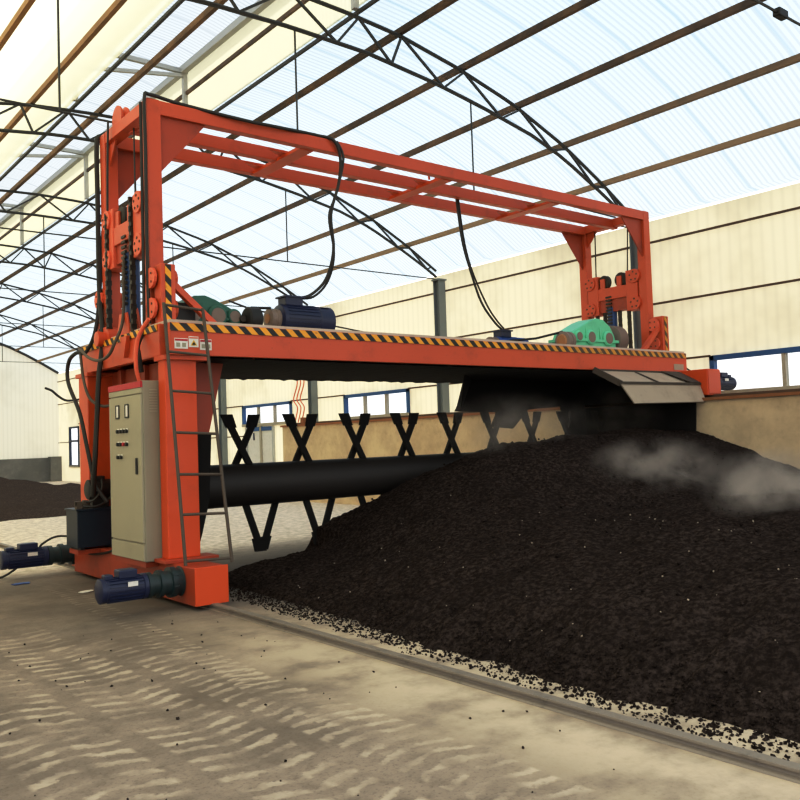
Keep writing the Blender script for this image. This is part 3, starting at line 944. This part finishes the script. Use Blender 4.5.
# ------------------------------------------------------------------ machines mounted on it
def gear_motor(base, y, z, x0, x1, label):
    g = thing('gear_motor', label, 'motor', (x1, y, z - .15), 'travel gear motors')
    L = x1 - x0
    P = lambda t: (x0 + L * t, y, z)
    m = MB().lathe(P(0), P(.56), [(0, .10), (.02, .118), (.12, .118), (.13, .112), (.9, .112), (.92, .125), (1, .125)], 28)
    for k in range(20):
        an = 2 * PI * k / 20
        c_, s_ = math.cos(an), math.sin(an)
        m.bar((x0 + L * .10, y + c_ * .116, z + s_ * .116), (x0 + L * .5, y + c_ * .116, z + s_ * .116), .008, .014, up=(0, c_, s_))
    m.build('motor_body', M['blue_motor'], g, smooth=True)
    MB().box(x0 + L * .22, x0 + L * .44, y - .075, y + .075, z + .10, z + .185).build('terminal_box', M['blue_motor'], g, bevel=.012)
    MB().box(x0 + L * .06, x0 + L * .16, y - .05, y + .05, z + .10, z + .15).build('brake_box', M['blue_motor'], g, bevel=.01)
    MB().prism([(x0 + L * .30, y - .118, z + .03), (x0 + L * .42, y - .118, z + .03), (x0 + L * .42, y - .118, z + .075), (x0 + L * .30, y - .118, z + .075)], (0, -.005, 0)).build('name_plate', M['white'], g)
    MB().lathe(P(.56), P(1), [(0, .09), (.02, .125), (.14, .125), (.15, .10), (.34, .105), (.35, .135), (.46, .135), (.47, .115), (.66, .12), (.67, .15), (.8, .15), (.81, .135), (.97, .135), (1, .15)], 28).build('gearbox', M['teal_dark'], g, smooth=True)
    for k in range(8):
        an = 2 * PI * k / 8 + .2
        q = (x0 + L * .86, y + .142 * math.cos(an), z + .142 * math.sin(an))
        MB().cyl(q, (q[0] + .05, q[1], q[2]), .014, 8).build('bolt', M['teal_dark'], g)
    return g
gear_motor(None, 8.22, .262, 2.84, 3.655, 'blue and green gear motor at the near end of the orange base beam')
gear_motor(None, 11.62, .262, 2.80, 3.80, 'blue and green gear motor at the far end of the orange base beam')
gear_motor(None, 8.22, zb + .22, 14.02, 13.105, 'dark gear motor on the orange box above the concrete half wall')

# control cabinet
cab = thing('control_cabinet', 'tall grey control cabinet with red top strip on the orange base', 'cabinet', (3.66, 9.15, .42))
CX, CY0, CY1, CZ = 3.48, 8.68, 9.62, 2.31
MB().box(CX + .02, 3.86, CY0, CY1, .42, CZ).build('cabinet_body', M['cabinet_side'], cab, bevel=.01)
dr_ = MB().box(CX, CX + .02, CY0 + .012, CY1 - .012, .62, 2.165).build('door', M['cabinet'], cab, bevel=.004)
MB().box(CX + .002, CX + .02, CY0 + .008, CY1 - .008, .43, .605).build('plinth', M['cabinet'], cab, bevel=.004)
MB().box(CX + .002, CX + .02, CY0 + .008, CY1 - .008, 2.178, 2.235).build('top_panel', M['cabinet'], cab)
MB().box(CX - .004, CX + .02, CY0 + .004, CY1 - .004, 2.238, 2.302).build('red_strip', M['red'], cab)
MB().box(CX - .016, CX, CY0 + .12, CY0 + .155, 1.33, 1.50).build('handle', M['black'], dr_, bevel=.003)
for y in (9.34, 9.07):
    mt = MB().box(CX - .012, CX, y - .05, y + .05, 1.93, 2.08).build('meter', M['black'], dr_, bevel=.004)
    MB().box(CX - .016, CX - .011, y - .045, y + .005, 1.945, 2.065).build('meter_face', M['white'], dr_)
for row, (z, ys) in enumerate(((1.79, (9.33, 9.245, 9.16, 9.075)), (1.65, (9.33, 9.245, 9.16, 9.075)), (1.51, (9.33, 9.245)))):
    for k, y in enumerate(ys):
        MB().cyl((CX - .026, y, z), (CX, y, z), .020, 14).build('push_button', M['red'] if (row == 1 and k == 2) else M['black'], dr_, smooth=True)
        MB().box(CX - .004, CX - .0005, y - .022, y + .028, z + .012, z + .032).build('button_tag', M['white'], dr_)
vent = MB()
for k in range(9):
    z = 1.98 + .028 * k
    vent.box(3.57, 3.655, CY0 - .008, CY0, z, z + .012)
vent.build('louvre', M['cabinet'], cab)

# hydraulic tank with pump
tk = thing('hydraulic_power_unit', 'dark blue hydraulic tank with black pump motor left of the cabinet', 'hydraulic unit', (3.6, 10.65, .415))
MB().box(3.38, 3.84, 10.45, 10.86, .44, .88).build('tank', M['tank'], tk, bevel=.008)
MB().box(3.365, 3.855, 10.435, 10.875, .88, .90).build('tank_lid', M['tank'], tk)
for x in (3.42, 3.76):
    MB().box(x, x + .05, 10.47, 10.84, .413, .445).build('tank_foot', M['black'], tk)
pm = MB().lathe((3.55, 10.62, 1.12), (3.86, 10.62, 1.12), [(0, .09), (.05, .12), (.9, .12), (1, .10)], 22).build('pump_motor', M['black'], tk, smooth=True)
MB().box(3.60, 3.80, 10.55, 10.69, .90, 1.02).build('pump_foot', M['black'], tk)
MB().box(3.62, 3.76, 10.56, 10.68, 1.22, 1.28).build('terminal_box', M['black'], pm, bevel=.008)
vl = MB()
vl.box(3.40, 3.46, 10.52, 10.60, .90, .99).box(3.48, 3.53, 10.50, 10.58, .90, 1.0)
vl.cyl((3.40, 10.55, .96), (3.56, 10.55, .96), .03, 12)
vl.build('valve_block', M['ladder'], tk)
MB().tube([(3.50, 10.48, .98), (3.58, 10.44, 1.0), (3.68, 10.46, 1.12), (3.70, 10.5, 1.24)], .014, 8).build('hose', M['hose'], tk, smooth=True)
MB().tube([(3.46, 10.48, .93), (3.62, 10.42, .93), (3.78, 10.44, 1.02), (3.80, 10.48, 1.1)], .014, 8).build('hose', M['hose'], tk, smooth=True)

# ladder leaning on the near leg
ld = thing('ladder', 'worn steel ladder leaning against the deck in front of the near orange leg', 'ladder', (3.93, 8.22, .42))
A0, A1 = Vector((3.68, 8.12, .42)), Vector((3.60, 8.33, 3.08))
B0, B1 = Vector((4.19, 8.12, .40)), Vector((4.03, 8.33, 3.05))
MB().tube([A0, A1], .018, 8, 0).build('side_rail', M['ladder'], ld, smooth=True)
MB().tube([B0, B1], .018, 8, 0).build('side_rail', M['ladder'], ld, smooth=True)
for z in (.46, .92, 1.32, 1.74, 2.16, 2.56, 3.04):
    t = (z - .42) / 2.64
    MB().tube([A0.lerp(A1, t), B0.lerp(B1, t)], .014, 8, 0).build('rung', M['ladder'], ld, smooth=True)

# drive motors and gearboxes on the deck
ZT = DZ1 + .03
def deck_motor(x0, x1, y, r, label, mat, box_top=True, cable=None):
    g = thing('electric_motor', label, 'motor', ((x0 + x1) / 2, y, ZT), 'deck drive motors')
    z = ZT + r + .03
    L = x1 - x0
    m = MB().lathe((x0, y, z), (x1, y, z), [(0, r * .55), (.03, r * .95), (.07, r), (.70, r), (.71, r * 1.04), (.97, r * 1.04), (1, r * .85)], 30)
    for k in range(24):
        an = 2 * PI * k / 24
        c_, s_ = math.cos(an), math.sin(an)
        m.bar((x0 + L * .10, y + c_ * r, z + s_ * r), (x0 + L * .68, y + c_ * r, z + s_ * r), .01, .02, up=(0, c_, s_))
    m.build('motor_body', mat, g, smooth=True)
    MB().box(x0 + L * .1, x0 + L * .65, y - r * .8, y + r * .8, ZT, ZT + .05).build('motor_foot', mat, g)
    tb = MB().box(x0 + L * .10, x0 + L * .42, y - .10, y + .10, z + r * .9, z + r + .10).build('terminal_box', M['blue_motor'], g, bevel=.012)
    MB().box(x0 + L * .07, x0 + L * .45, y - .12, y + .12, z + r + .085, z + r + .105).build('terminal_lid', M['blue_motor'], tb)
    if mat is M['blue_motor']:
        MB().box(x0 + L * .75, x0 + L * .92, y - .12, y - .06, z + r * .92, z + r * .99).build('name_plate', M['white'], g)
    MB().lathe((x0 - .13, y, z), (x0 + .01, y, z), [(0, .10), (.05, .125), (.25, .125), (.3, .115), (.6, .115), (.65, .125), (1, .125)], 24).build('pulley', M['wheel_grey'], g, smooth=True)
    MB().cyl((x0 - .14, y, z), (x0 - .125, y, z), .06, 16).build('pulley_hub', M['pulley_rust'], g, smooth=True)
    return g
deck_motor(5.50, 6.28, 9.3, .19, 'large dark blue electric motor on the deck near the left end', M['blue_motor'])
def gearbox(x0, x1, y, mat, hgt, label, mirror, pulley_side, wheel):
    """split-case reducer: long sloping case with a tall end over the output shaft"""
    g = thing('gearbox', label, 'gearbox', ((x0 + x1) / 2, y, ZT), 'deck gearboxes')
    L = x1 - x0
    X = (lambda t: x0 + L * t) if not mirror else (lambda t: x1 - L * t)
    hw = .20
    prof = [(0, .02), (0, hgt * .36), (.06, hgt * .58), (.2, hgt * .70), (.42, hgt * .90), (.58, hgt), (.74, hgt * .97), (.88, hgt * .80), (.97, hgt * .55), (1, hgt * .36), (1, .02)]
    MB().prism([(X(t), y - hw, ZT + z) for t, z in prof], (0, 2 * hw, 0)).build('case', mat, g, bevel=.02)
    MB().box(min(X(-.03), X(1.03)), max(X(-.03), X(1.03)), y - hw - .04, y + hw + .04, ZT + hgt * .32, ZT + hgt * .40).build('case_flange', mat, g, bevel=.005)
    for t, r in ((.16, .095), (.42, .125), (.80, .13)):
        MB().lathe((X(t), y - hw - .05, ZT + hgt * .44), (X(t), y - hw + .02, ZT + hgt * .44), [(0, r * .85), (.3, r), (1, r)], 24).build('bearing_cap', mat, g, smooth=True)
        MB().cyl((X(t), y - hw - .056, ZT + hgt * .44), (X(t), y - hw - .045, ZT + hgt * .44), r * .72, 20).build('cap_recess', M['wheel_grey'], g, smooth=True)
    for t in (.34, .64):
        MB().prism([(X(t) - .012, y - hw - .03, ZT + hgt * .40), (X(t) + .012, y - hw - .03, ZT + hgt * .40), (X(t) + .012, y - hw, ZT + hgt * .78), (X(t) - .012, y - hw, ZT + hgt * .78)], (0, .04, 0)).build('case_rib', mat, g)
    MB().box(min(X(.0), X(1)), max(X(.0), X(1)), y - hw - .02, y + hw + .02, ZT, ZT + .04).build('case_foot', mat, g)
    return g
gl = gearbox(4.12, 4.95, 9.35, M['green_dark'], .42, 'dark green gearbox behind the hazard striped bracket on the left deck end', True, 0, 0)
MB().lathe((4.93, 9.05, ZT + .16), (5.10, 9.05, ZT + .16), [(0, .12), (.1, .14), (.9, .14), (1, .12)], 24).build('pulley', M['black'], gl, smooth=True)
MB().cyl((4.9, 9.05, ZT + .16), (4.95, 9.35, ZT + .16), .04, 12).build('input_shaft', M['chain'], gl)
gr = gearbox(10.95, 12.15, 9.42, M['green'], .60, 'mint green gearbox on the right deck end', False, 0, 0)
MB().lathe((10.72, 9.20, ZT + .17), (10.90, 9.20, ZT + .17), [(0, .12), (.08, .155), (.3, .155), (.35, .14), (.65, .14), (.7, .155), (1, .155)], 26).build('pulley', M['wheel_grey'], gr, smooth=True)
MB().lathe((10.70, 9.20, ZT + .17), (10.72, 9.20, ZT + .17), [(0, .09), (1, .11)], 20).build('pulley_hub', M['pulley_rust'], gr, smooth=True)
MB().cyl((10.9, 9.20, ZT + .17), (11.0, 9.30, ZT + .17), .045, 12).build('input_shaft', M['chain'], gr)
MB().lathe((12.20, 9.42, ZT + .27), (12.46, 9.42, ZT + .27), [(0, .22), (.05, .26), (.9, .26), (1, .2)], 30).build('coupling_guard', M['wheel_grey'], gr, smooth=True)
deck_motor(10.0, 10.7, 10.0, .135, 'small blue electric motor on the deck left of the mint gearbox', M['blue_bright'])

# drive belts
tag(MB().tube([(5.02, 9.08, ZT + .30), (5.35, 9.2, ZT + .335)], .018, 6, 0).build('drive_belt', M['black']), 'black belt between the dark green gearbox and large blue motor', 'belt')
tag(MB().tube([(10.78, 9.22, ZT + .325), (10.5, 9.55, ZT + .24), (10.0, 9.9, ZT + .2)], .020, 6, 0).build('drive_belt', M['black']), 'black belt from the rusty pulley of the mint gearbox to the small blue motor', 'belt')
# belt to the far side beyond the left gearbox
tag(MB().tube([(4.9, 9.4, ZT + .42), (5.4, 9.75, ZT + .40), (8.0, 10.9, ZT + .38)], .012, 6, 0).build('cable', M['hose']), 'thin dark cable running behind the large blue motor along the deck', 'cable', 'machine cables')

# ------------------------------------------------------------------ cables and hoses
def cable(pts, r, label, mat=None):
    return tag(MB().tube(pts, r, 8).build('cable', mat or M['hose'], smooth=True), label, 'cable', 'machine cables')
YB = FY0 - .02
cable([(F0 - .03, FY0 - .03, 2.95), (F0 - .035, FY0 - .02, 3.8), (F0 - .03, FY0 - .02, 4.9), (F0 - .03, FY0 - .02, FT - .02), (F0 + .05, FY0 + .0, FT + .045), (F0 + .4, FY0 + .03, FT + .03), (4.9, YB - .02, FT - .02), (5.4, YB - .02, FT - .01), (6.0, FY0 + .03, FT + .03), (6.2, YB - .02, FT - .02), (6.29, YB - .02, 5.22), (6.25, YB - .02, 4.89), (6.13, YB, 4.48), (6.18, 9.0, 4.04), (6.12, 9.1, 3.68), (5.95, 9.2, 3.48), (5.76, 9.22, 3.42)], .020, 'black cable along the front top beam drooping to the large blue motor')
cable([(6.24, YB - .02, FT - .02), (6.33, YB - .03, 5.22), (6.20, YB - .03, 4.75), (6.10, YB, 4.45), (6.20, 9.02, 4.0), (6.16, 9.12, 3.66), (6.0, 9.22, 3.46), (5.78, 9.26, 3.43)], .016, 'second black cable drooping beside the first to the large blue motor')
cable([(F0 - .06, FY0 + .05, 2.75), (F0 - .05, FY0 + .05, 3.6), (F0 - .05, FY0 + .04, 4.8), (F0 - .05, FY0 + .04, FT - .05)], .018, 'black cable strapped down the near left mast')
cable([(F0 + .02, FY1 + .03, FT + .02), (F0 - .03, FY1 + .02, FT - .1), (F0 - .03, FY1 + .02, 4.6), (F0 - .03, FY1 + .02, 3.6), (F0 - .06, 10.3, 2.95), (F0 - .13, 10.25, 2.5), (3.55, 10.2, 2.0), (3.50, 10.15, 1.5), (3.52, 10.3, 1.05)], .030, 'thick black hose down the far left mast to the hydraulic tank')
cable([(F0 + .04, FY1 + .05, 4.3), (F0 - .05, FY1 + .05, 3.2), (F0 - .14, 10.62, 2.82), (3.50, 10.75, 2.80), (3.46, 10.92, 2.70), (3.46, 10.95, 2.45), (3.48, 10.6, 2.05), (3.50, 10.40, 1.6), (3.55, 10.3, 1.2), (3.66, 10.22, .98)], .024, 'black hose looping over the left deck end and down behind the cabinet')
cable([(3.50, 10.62, 2.84), (3.50, 10.30, 2.70), (3.52, 10.0, 2.64), (3.54, 9.75, 2.68), (3.56, 9.62, 2.80), (F0 - .05, 9.66, 3.1), (F0 - .02, 9.68, 3.75), (F0 + .02, 9.72, 3.88)], .018, 'thin grey hose curving from the deck end to the blue lift cylinder', M['ladder'])
cable([(3.52, 10.66, 2.78), (3.50, 10.5, 2.45), (3.52, 10.35, 2.22), (3.60, 10.2, 2.12), (3.68, 10.12, 2.12)], .018, 'grey hose entering the upper left side of the control cabinet', M['ladder'])
cable([(F0 - .05, 8.98, 2.95), (3.58, 8.98, 2.72), (3.56, 8.92, 2.6), (3.60, 8.95, 2.42)], .028, 'short black hose hanging over the end beam above the cabinet')
cable([(3.56, 8.62, 2.95), (3.50, 8.78, 2.75), (3.50, 8.84, 2.45), (3.6, 8.9, 2.2)], .022, 'short red cable hanging from the deck corner beside the ladder', M['pvc_red'])
cable([(9.08, 9.8, FT - .12), (9.17, 9.8, 4.69), (9.32, 9.8, 4.23), (9.58, 9.85, 3.75), (9.90, 9.9, 3.46), (10.16, 9.98, 3.35)], .018, 'black cable hanging from the middle top beam to the small blue motor')
cable([(9.12, 9.8, FT - .12), (9.22, 9.8, 4.65), (9.40, 9.82, 4.18), (9.72, 9.87, 3.72), (9.98, 9.93, 3.50), (10.2, 9.98, 3.37)], .014, 'second black cable hanging beside it to the small blue motor')
cable([(F0 + .1, 9.80, FT + .02), (5.2, 9.85, FT + .04), (7.0, 9.85, FT + .02), (8.9, 9.84, FT + .02), (9.08, 9.82, FT - .12)], .016, 'black cable lying along the middle top beam')
cable([(8.4, 9.12, FT + .0), (9.8, 9.2, FT - .06), (11.4, 9.4, FT - .02), (12.8, 9.6, FT + .03)], .014, 'thin black cable slung above the right half of the top frame')
cable([(2.6, 12.1, .02), (2.9, 11.9, .02), (3.25, 11.75, .30), (3.35, 11.7, .42), (3.6, 11.8, .48), (3.9, 11.3, .43)], .014, 'black cable running over the far gear motor onto the base beam')
cable([(3.64, 11.2, .40), (3.63, 10.8, .33), (3.63, 10.3, .37), (3.66, 10.0, .435)], .014, 'black cable sagging on the side of the orange base beam below the tank')
cable([(12.98, 8.6, 2.85), (13.2, 8.5, 2.62), (13.7, 8.4, 2.5), (13.8, 8.3, 2.42)], .014, 'black cable from the right deck end to the dark gear motor')
# slanting black strut between cabinet and near leg
tag(MB().tube([(3.60, 8.98, .44), (3.70, 9.0, .9), (3.80, 9.05, 1.25)], .035, 8, 0).build('pipe', M['hose']), 'short black pipe leaning between the cabinet and the near orange leg', 'pipe')

# ------------------------------------------------------------------ compost
def clamp01(t): return max(0.0, min(1.0, t))
def sst(a, b, x):
    t = clamp01((x - a) / (b - a))
    return t * t * (3 - 2 * t)
PROF = [(4.5, 0), (5.0, .13), (5.9, .30), (6.36, .56), (6.94, .86), (7.38, 1.06), (8.12, 1.37), (8.7, 1.50), (9.77, 1.56), (11.7, 1.65), (12.62, 1.60)]
def prof(x):
    if x <= PROF[0][0]:
        return 0
    for (a, za), (c, zc) in zip(PROF, PROF[1:]):
        if x <= c:
            return za + (zc - za) * (x - a) / (c - a)
    return PROF[-1][1]
def heap_h(x, y):
    w = noise.noise(Vector((x * .7, y * .7, 1.3)))
    # long windrow towards the viewer
    x0 = 4.26 + .045 * max(0, y - 3.0) + .10 * w + .10 * noise.noise(Vector((y * 4, 2, 0))) + .06 * noise.noise(Vector((y * 13, 5, 0)))
    near = .52 * (x - x0)
    low = .80 + .08 * w
    n = low * (1 - math.exp(-max(near, 0) / low * 1.15)) if near > 0 else near
    # tall fresh part under the machine
    k = sst(5.7, 8.5, y + .25 * w)
    hi = prof(x) if x > 4.6 else (x - 4.6) * .4
    h = n * (1 - k) + hi * k
    # end slope beyond the drum
    endy = 10.15 + .15 * w
    h = min(h, (endy - y) * .95)
    h = min(h, .12 + (9.45 - y) * .9) if x < 6.2 else h
    return h
hp = MB()
nx, ny = 250, 250
X0, X1, Y0, Y1 = 3.95, 12.60, 0.8, 10.6
vs, fs = [], []
for i in range(nx + 1):
    x = X0 + (X1 - X0) * (i / nx)
    for j in range(ny + 1):
        y = Y0 + (Y1 - Y0) * j / ny
        h = heap_h(x, y)
        p = Vector((x, y, 0))
        am = sst(-.05, .25, h)
        nz = .05 * noise.noise(p * 1.7) + .022 * noise.noise(p * 6) + .012 * noise.noise(p * 14) + .009 * noise.noise(p * 33)
        vs.append((x, y, max(h + nz * (.35 + .65 * am), -.04)))
for i in range(nx):
    for j in range(ny):
        a = i * (ny + 1) + j
        fs.append((a, a + ny + 1, a + ny + 2, a + 1))
hp.add(vs, fs)
tag(hp.build('compost_heap', M['compost'], base=(8.3, 5.5, 0)), 'big dark brown steaming heap of compost between the floor rail and concrete wall', 'compost heap')

# crumbs scattered along the foot of the heap
def crumbs(n, gen, rmin, rmax):
    mb = MB()
    oc = [(1, 0, 0), (-1, 0, 0), (0, 1, 0), (0, -1, 0), (0, 0, 1), (0, 0, -1)]
    of = [(0, 2, 4), (2, 1, 4), (1, 3, 4), (3, 0, 4), (2, 0, 5), (1, 2, 5), (3, 1, 5), (0, 3, 5)]
    for _ in range(n):
        x, y, z = gen()
        r = random.uniform(rmin, rmax) ** 1
        rot = Matrix.Rotation(random.uniform(0, 6.28), 3, 'Z') @ Matrix.Rotation(random.uniform(0, 1), 3, 'X')
        sc = [random.uniform(.6, 1.3) for _ in range(3)]
        mb.add([Vector((x, y, z + r * .4)) + rot @ Vector((v[0] * sc[0], v[1] * sc[1], v[2] * sc[2] * .8)) * r for v in oc], of)
    return mb
def gen_edge():
    y = random.uniform(1.2, 9.0)
    x = 4.0 + .045 * max(0, y - 3) + abs(random.gauss(0.30, .20)) + .1 * noise.noise(Vector((y * 4, 2, 0)))
    return x, y, max(0, heap_h(x, y))
tag(crumbs(5500, gen_edge, .003, .016).build('compost_crumbs', M['compost'], base=(4.4, 5, 0)), 'dark compost crumbs scattered between the rail and the heap', 'compost crumbs', kind='stuff')
def gen_heap():
    y = random.uniform(1.6, 9.3); x = random.uniform(4.6, 12.4)
    return x, y, heap_h(x, y) - .005
tag(crumbs(2200, gen_heap, .008, .024).build('compost_clods', M['compost'], base=(8.3, 5, 0)), 'small dark clods lying all over the big compost heap', 'clods', kind='stuff')
def gen_white():
    y = random.uniform(1.8, 8.2); x = random.uniform(4.35, 7.5)
    return x, y, heap_h(x, y) + .02
tag(crumbs(70, gen_white, .004, .011).build('pale_flecks', M['flap'], base=(6, 5, 0)), 'tiny pale flecks of litter in the dark heap', 'flecks', kind='stuff')
def gen_floor():
    return random.uniform(.6, 3.7), random.uniform(1.5, 8.0), 0
tag(crumbs(90, gen_floor, .004, .014).build('floor_clods', M['compost'], base=(2, 5, 0)), 'small dark clods scattered over the tyre marked floor', 'clods', kind='stuff')

# bits of litter
def scrap(x, y, r, mat, label):
    pts = [(x + r * math.cos(a) * random.uniform(.7, 1.2), y + r * .7 * math.sin(a) * random.uniform(.7, 1.2), .003 + random.uniform(0, .006)) for a in [k * PI / 4 for k in range(8)]]
    tag(MB().prism(pts, (0, 0, .006)).build('litter_scrap', mat), label, 'litter')
scrap(3.31, 9.94, .085, M['white'], 'white paper scrap on the floor beside the orange base beam')
scrap(2.95, 11.2, .12, M['blue_bright'], 'blue plastic scrap on the floor under the far gear motor')
scrap(4.62, 5.55, .05, M['flap'], 'pale scrap lying at the foot of the heap near the rail')

# far heap by the gable
fh = MB()
vs, fs = [], []
nx, ny = 70, 110
for i in range(nx + 1):
    x = -1.5 + 14.2 * i / nx
    for j in range(ny + 1):
        y = 20.5 + 27.0 * j / ny
        p = Vector((x, y, 2))
        w = noise.noise(p * .35)
        front = 21.6 + .12 * (x - 5) + .5 * w
        right = 11.4 + .5 * w
        h = min(.10 + .028 * max(0, y - front), (y - front) * .3, (right - x) * .28)
        h = min(h + sst(36, 44, y) * .25 * clamp01((10.5 - x) / 3), (y - front) * .3)
        h += .10 * noise.noise(p * .9) + .05 * noise.noise(p * 2.4)
        vs.append((x, y, max(h, -.05)))
for i in range(nx):
    for j in range(ny):
        a = i * (ny + 1) + j
        fs.append((a, a + ny + 1, a + ny + 2, a + 1))
tag(fh.add(vs, fs).build('compost_heap', M['compost_far'], smooth=True, base=(6, 34, 0)), 'low spread of brown compost at the far end below the grey dado', 'compost heap')

# ------------------------------------------------------------------ steam
def plume(x, y, z, rx, ry, rz, dens, seed, label):
    bm = bmesh.new()
    bmesh.ops.create_icosphere(bm, subdivisions=3, radius=1)
    me = bpy.data.meshes.new('steam')
    bm.to_mesh(me)
    bm.free()
    me.materials.append(steam_mat(dens, seed))
    o = bpy.data.objects.new('steam', me)
    C.objects.link(o)
    o.location = (x, y, z)
    o.scale = (rx, ry, rz)
    tag(o, label, 'steam', 'steam over the heap', 'stuff')
plume(9.5, 6.7, 1.10, 1.3, .8, .50, 2.9, 1.0, 'white wisp of steam drifting over the middle of the heap')
plume(10.2, 5.4, .95, 1.5, .9, .48, 2.6, 4.0, 'white wisp of steam drifting over the heap near the concrete wall')
plume(7.9, 4.3, .98, .95, .6, .30, 2.6, 7.0, 'thin white steam low over the heap at the right edge of the view')
plume(8.7, 8.3, 1.72, 1.8, .6, .55, .95, 9.0, 'thin steam rising in the dark under the deck')
plume(11.2, 8.5, 1.9, 1.25, .6, .6, .35, 13.0, 'faint steam under the grey flap at the right end')

# ------------------------------------------------------------------ light
w = bpy.data.worlds.new('sky')
bpy.context.scene.world = w
w.use_nodes = True
nt = w.node_tree
nt.nodes.clear()
b = NB(nt)
tc = b.n('ShaderNodeTexCoord')
sp = b.n('ShaderNodeSeparateXYZ', ins={0: tc.outputs['Generated']})
zz = sp.outputs[2]
c = b.mix(b.smooth(zz, .05, .75), (1.0, .99, .96), (.74, .88, 1.0))
c = b.mix(b.smooth(b.noise(tc.outputs['Generated'], 2.2, 4, .55), .42, .68, 0, .75), c, (1.0, 1.0, 1.0))
c = b.mix(b.smooth(zz, .0, -.06), c, (.50, .46, .40))
bg = b.n('ShaderNodeBackground', ins={0: c, 1: 1.7})
out = b.n('ShaderNodeOutputWorld')
nt.links.new(bg.outputs[0], out.inputs[0])

sd = bpy.data.lights.new('sun', 'SUN')
sd.energy = .7
sd.angle = math.radians(25)
sd.color = (1.0, .93, .82)
so = bpy.data.objects.new('sun', sd)
C.objects.link(so)
so.rotation_euler = Vector((.45, .55, -.75)).to_track_quat('-Z', 'Y').to_euler()
so.location = (0, 0, 20)

# ------------------------------------------------------------------ camera
yaw, pitch, roll, FL = 0.6733424473947746, 0.04574480017598811, -0.034303091347926896, 862.5097133874357
f = Vector((math.sin(yaw) * math.cos(pitch), math.cos(yaw) * math.cos(pitch), math.sin(pitch)))
r = Vector((math.cos(yaw), -math.sin(yaw), 0))
u = r.cross(f)
r2 = math.cos(roll) * r + math.sin(roll) * u
u2 = -math.sin(roll) * r + math.cos(roll) * u
cd = bpy.data.cameras.new('camera')
cd.sensor_width = 36
cd.lens = FL / 800 * 36
cd.clip_start = .05
cd.clip_end = 300
co = bpy.data.objects.new('camera', cd)
C.objects.link(co)
co.matrix_world = Matrix(((r2.x, u2.x, -f.x, 0), (r2.y, u2.y, -f.y, 0), (r2.z, u2.z, -f.z, 1.6), (0, 0, 0, 1)))
sc = bpy.context.scene
sc.camera = co

for o in C.objects:
    if 'base_point' in o:
        del o['base_point']
sc.view_settings.view_transform = 'Standard'
sc.view_settings.look = 'None'
sc.view_settings.exposure = 0.0
sc.view_settings.use_curve_mapping = True
cv = sc.view_settings.curve_mapping
cc = cv.curves[3]
cc.points.new(.18, .125)
cc.points.new(.45, .44)
cc.points.new(.75, .80)
cv.update()
sc.cycles.use_denoising = True
sc.cycles.transparent_max_bounces = 16
sc.cycles.max_bounces = 6
sc.cycles.volume_bounces = 1
sc.cycles.volume_step_rate = 2.0
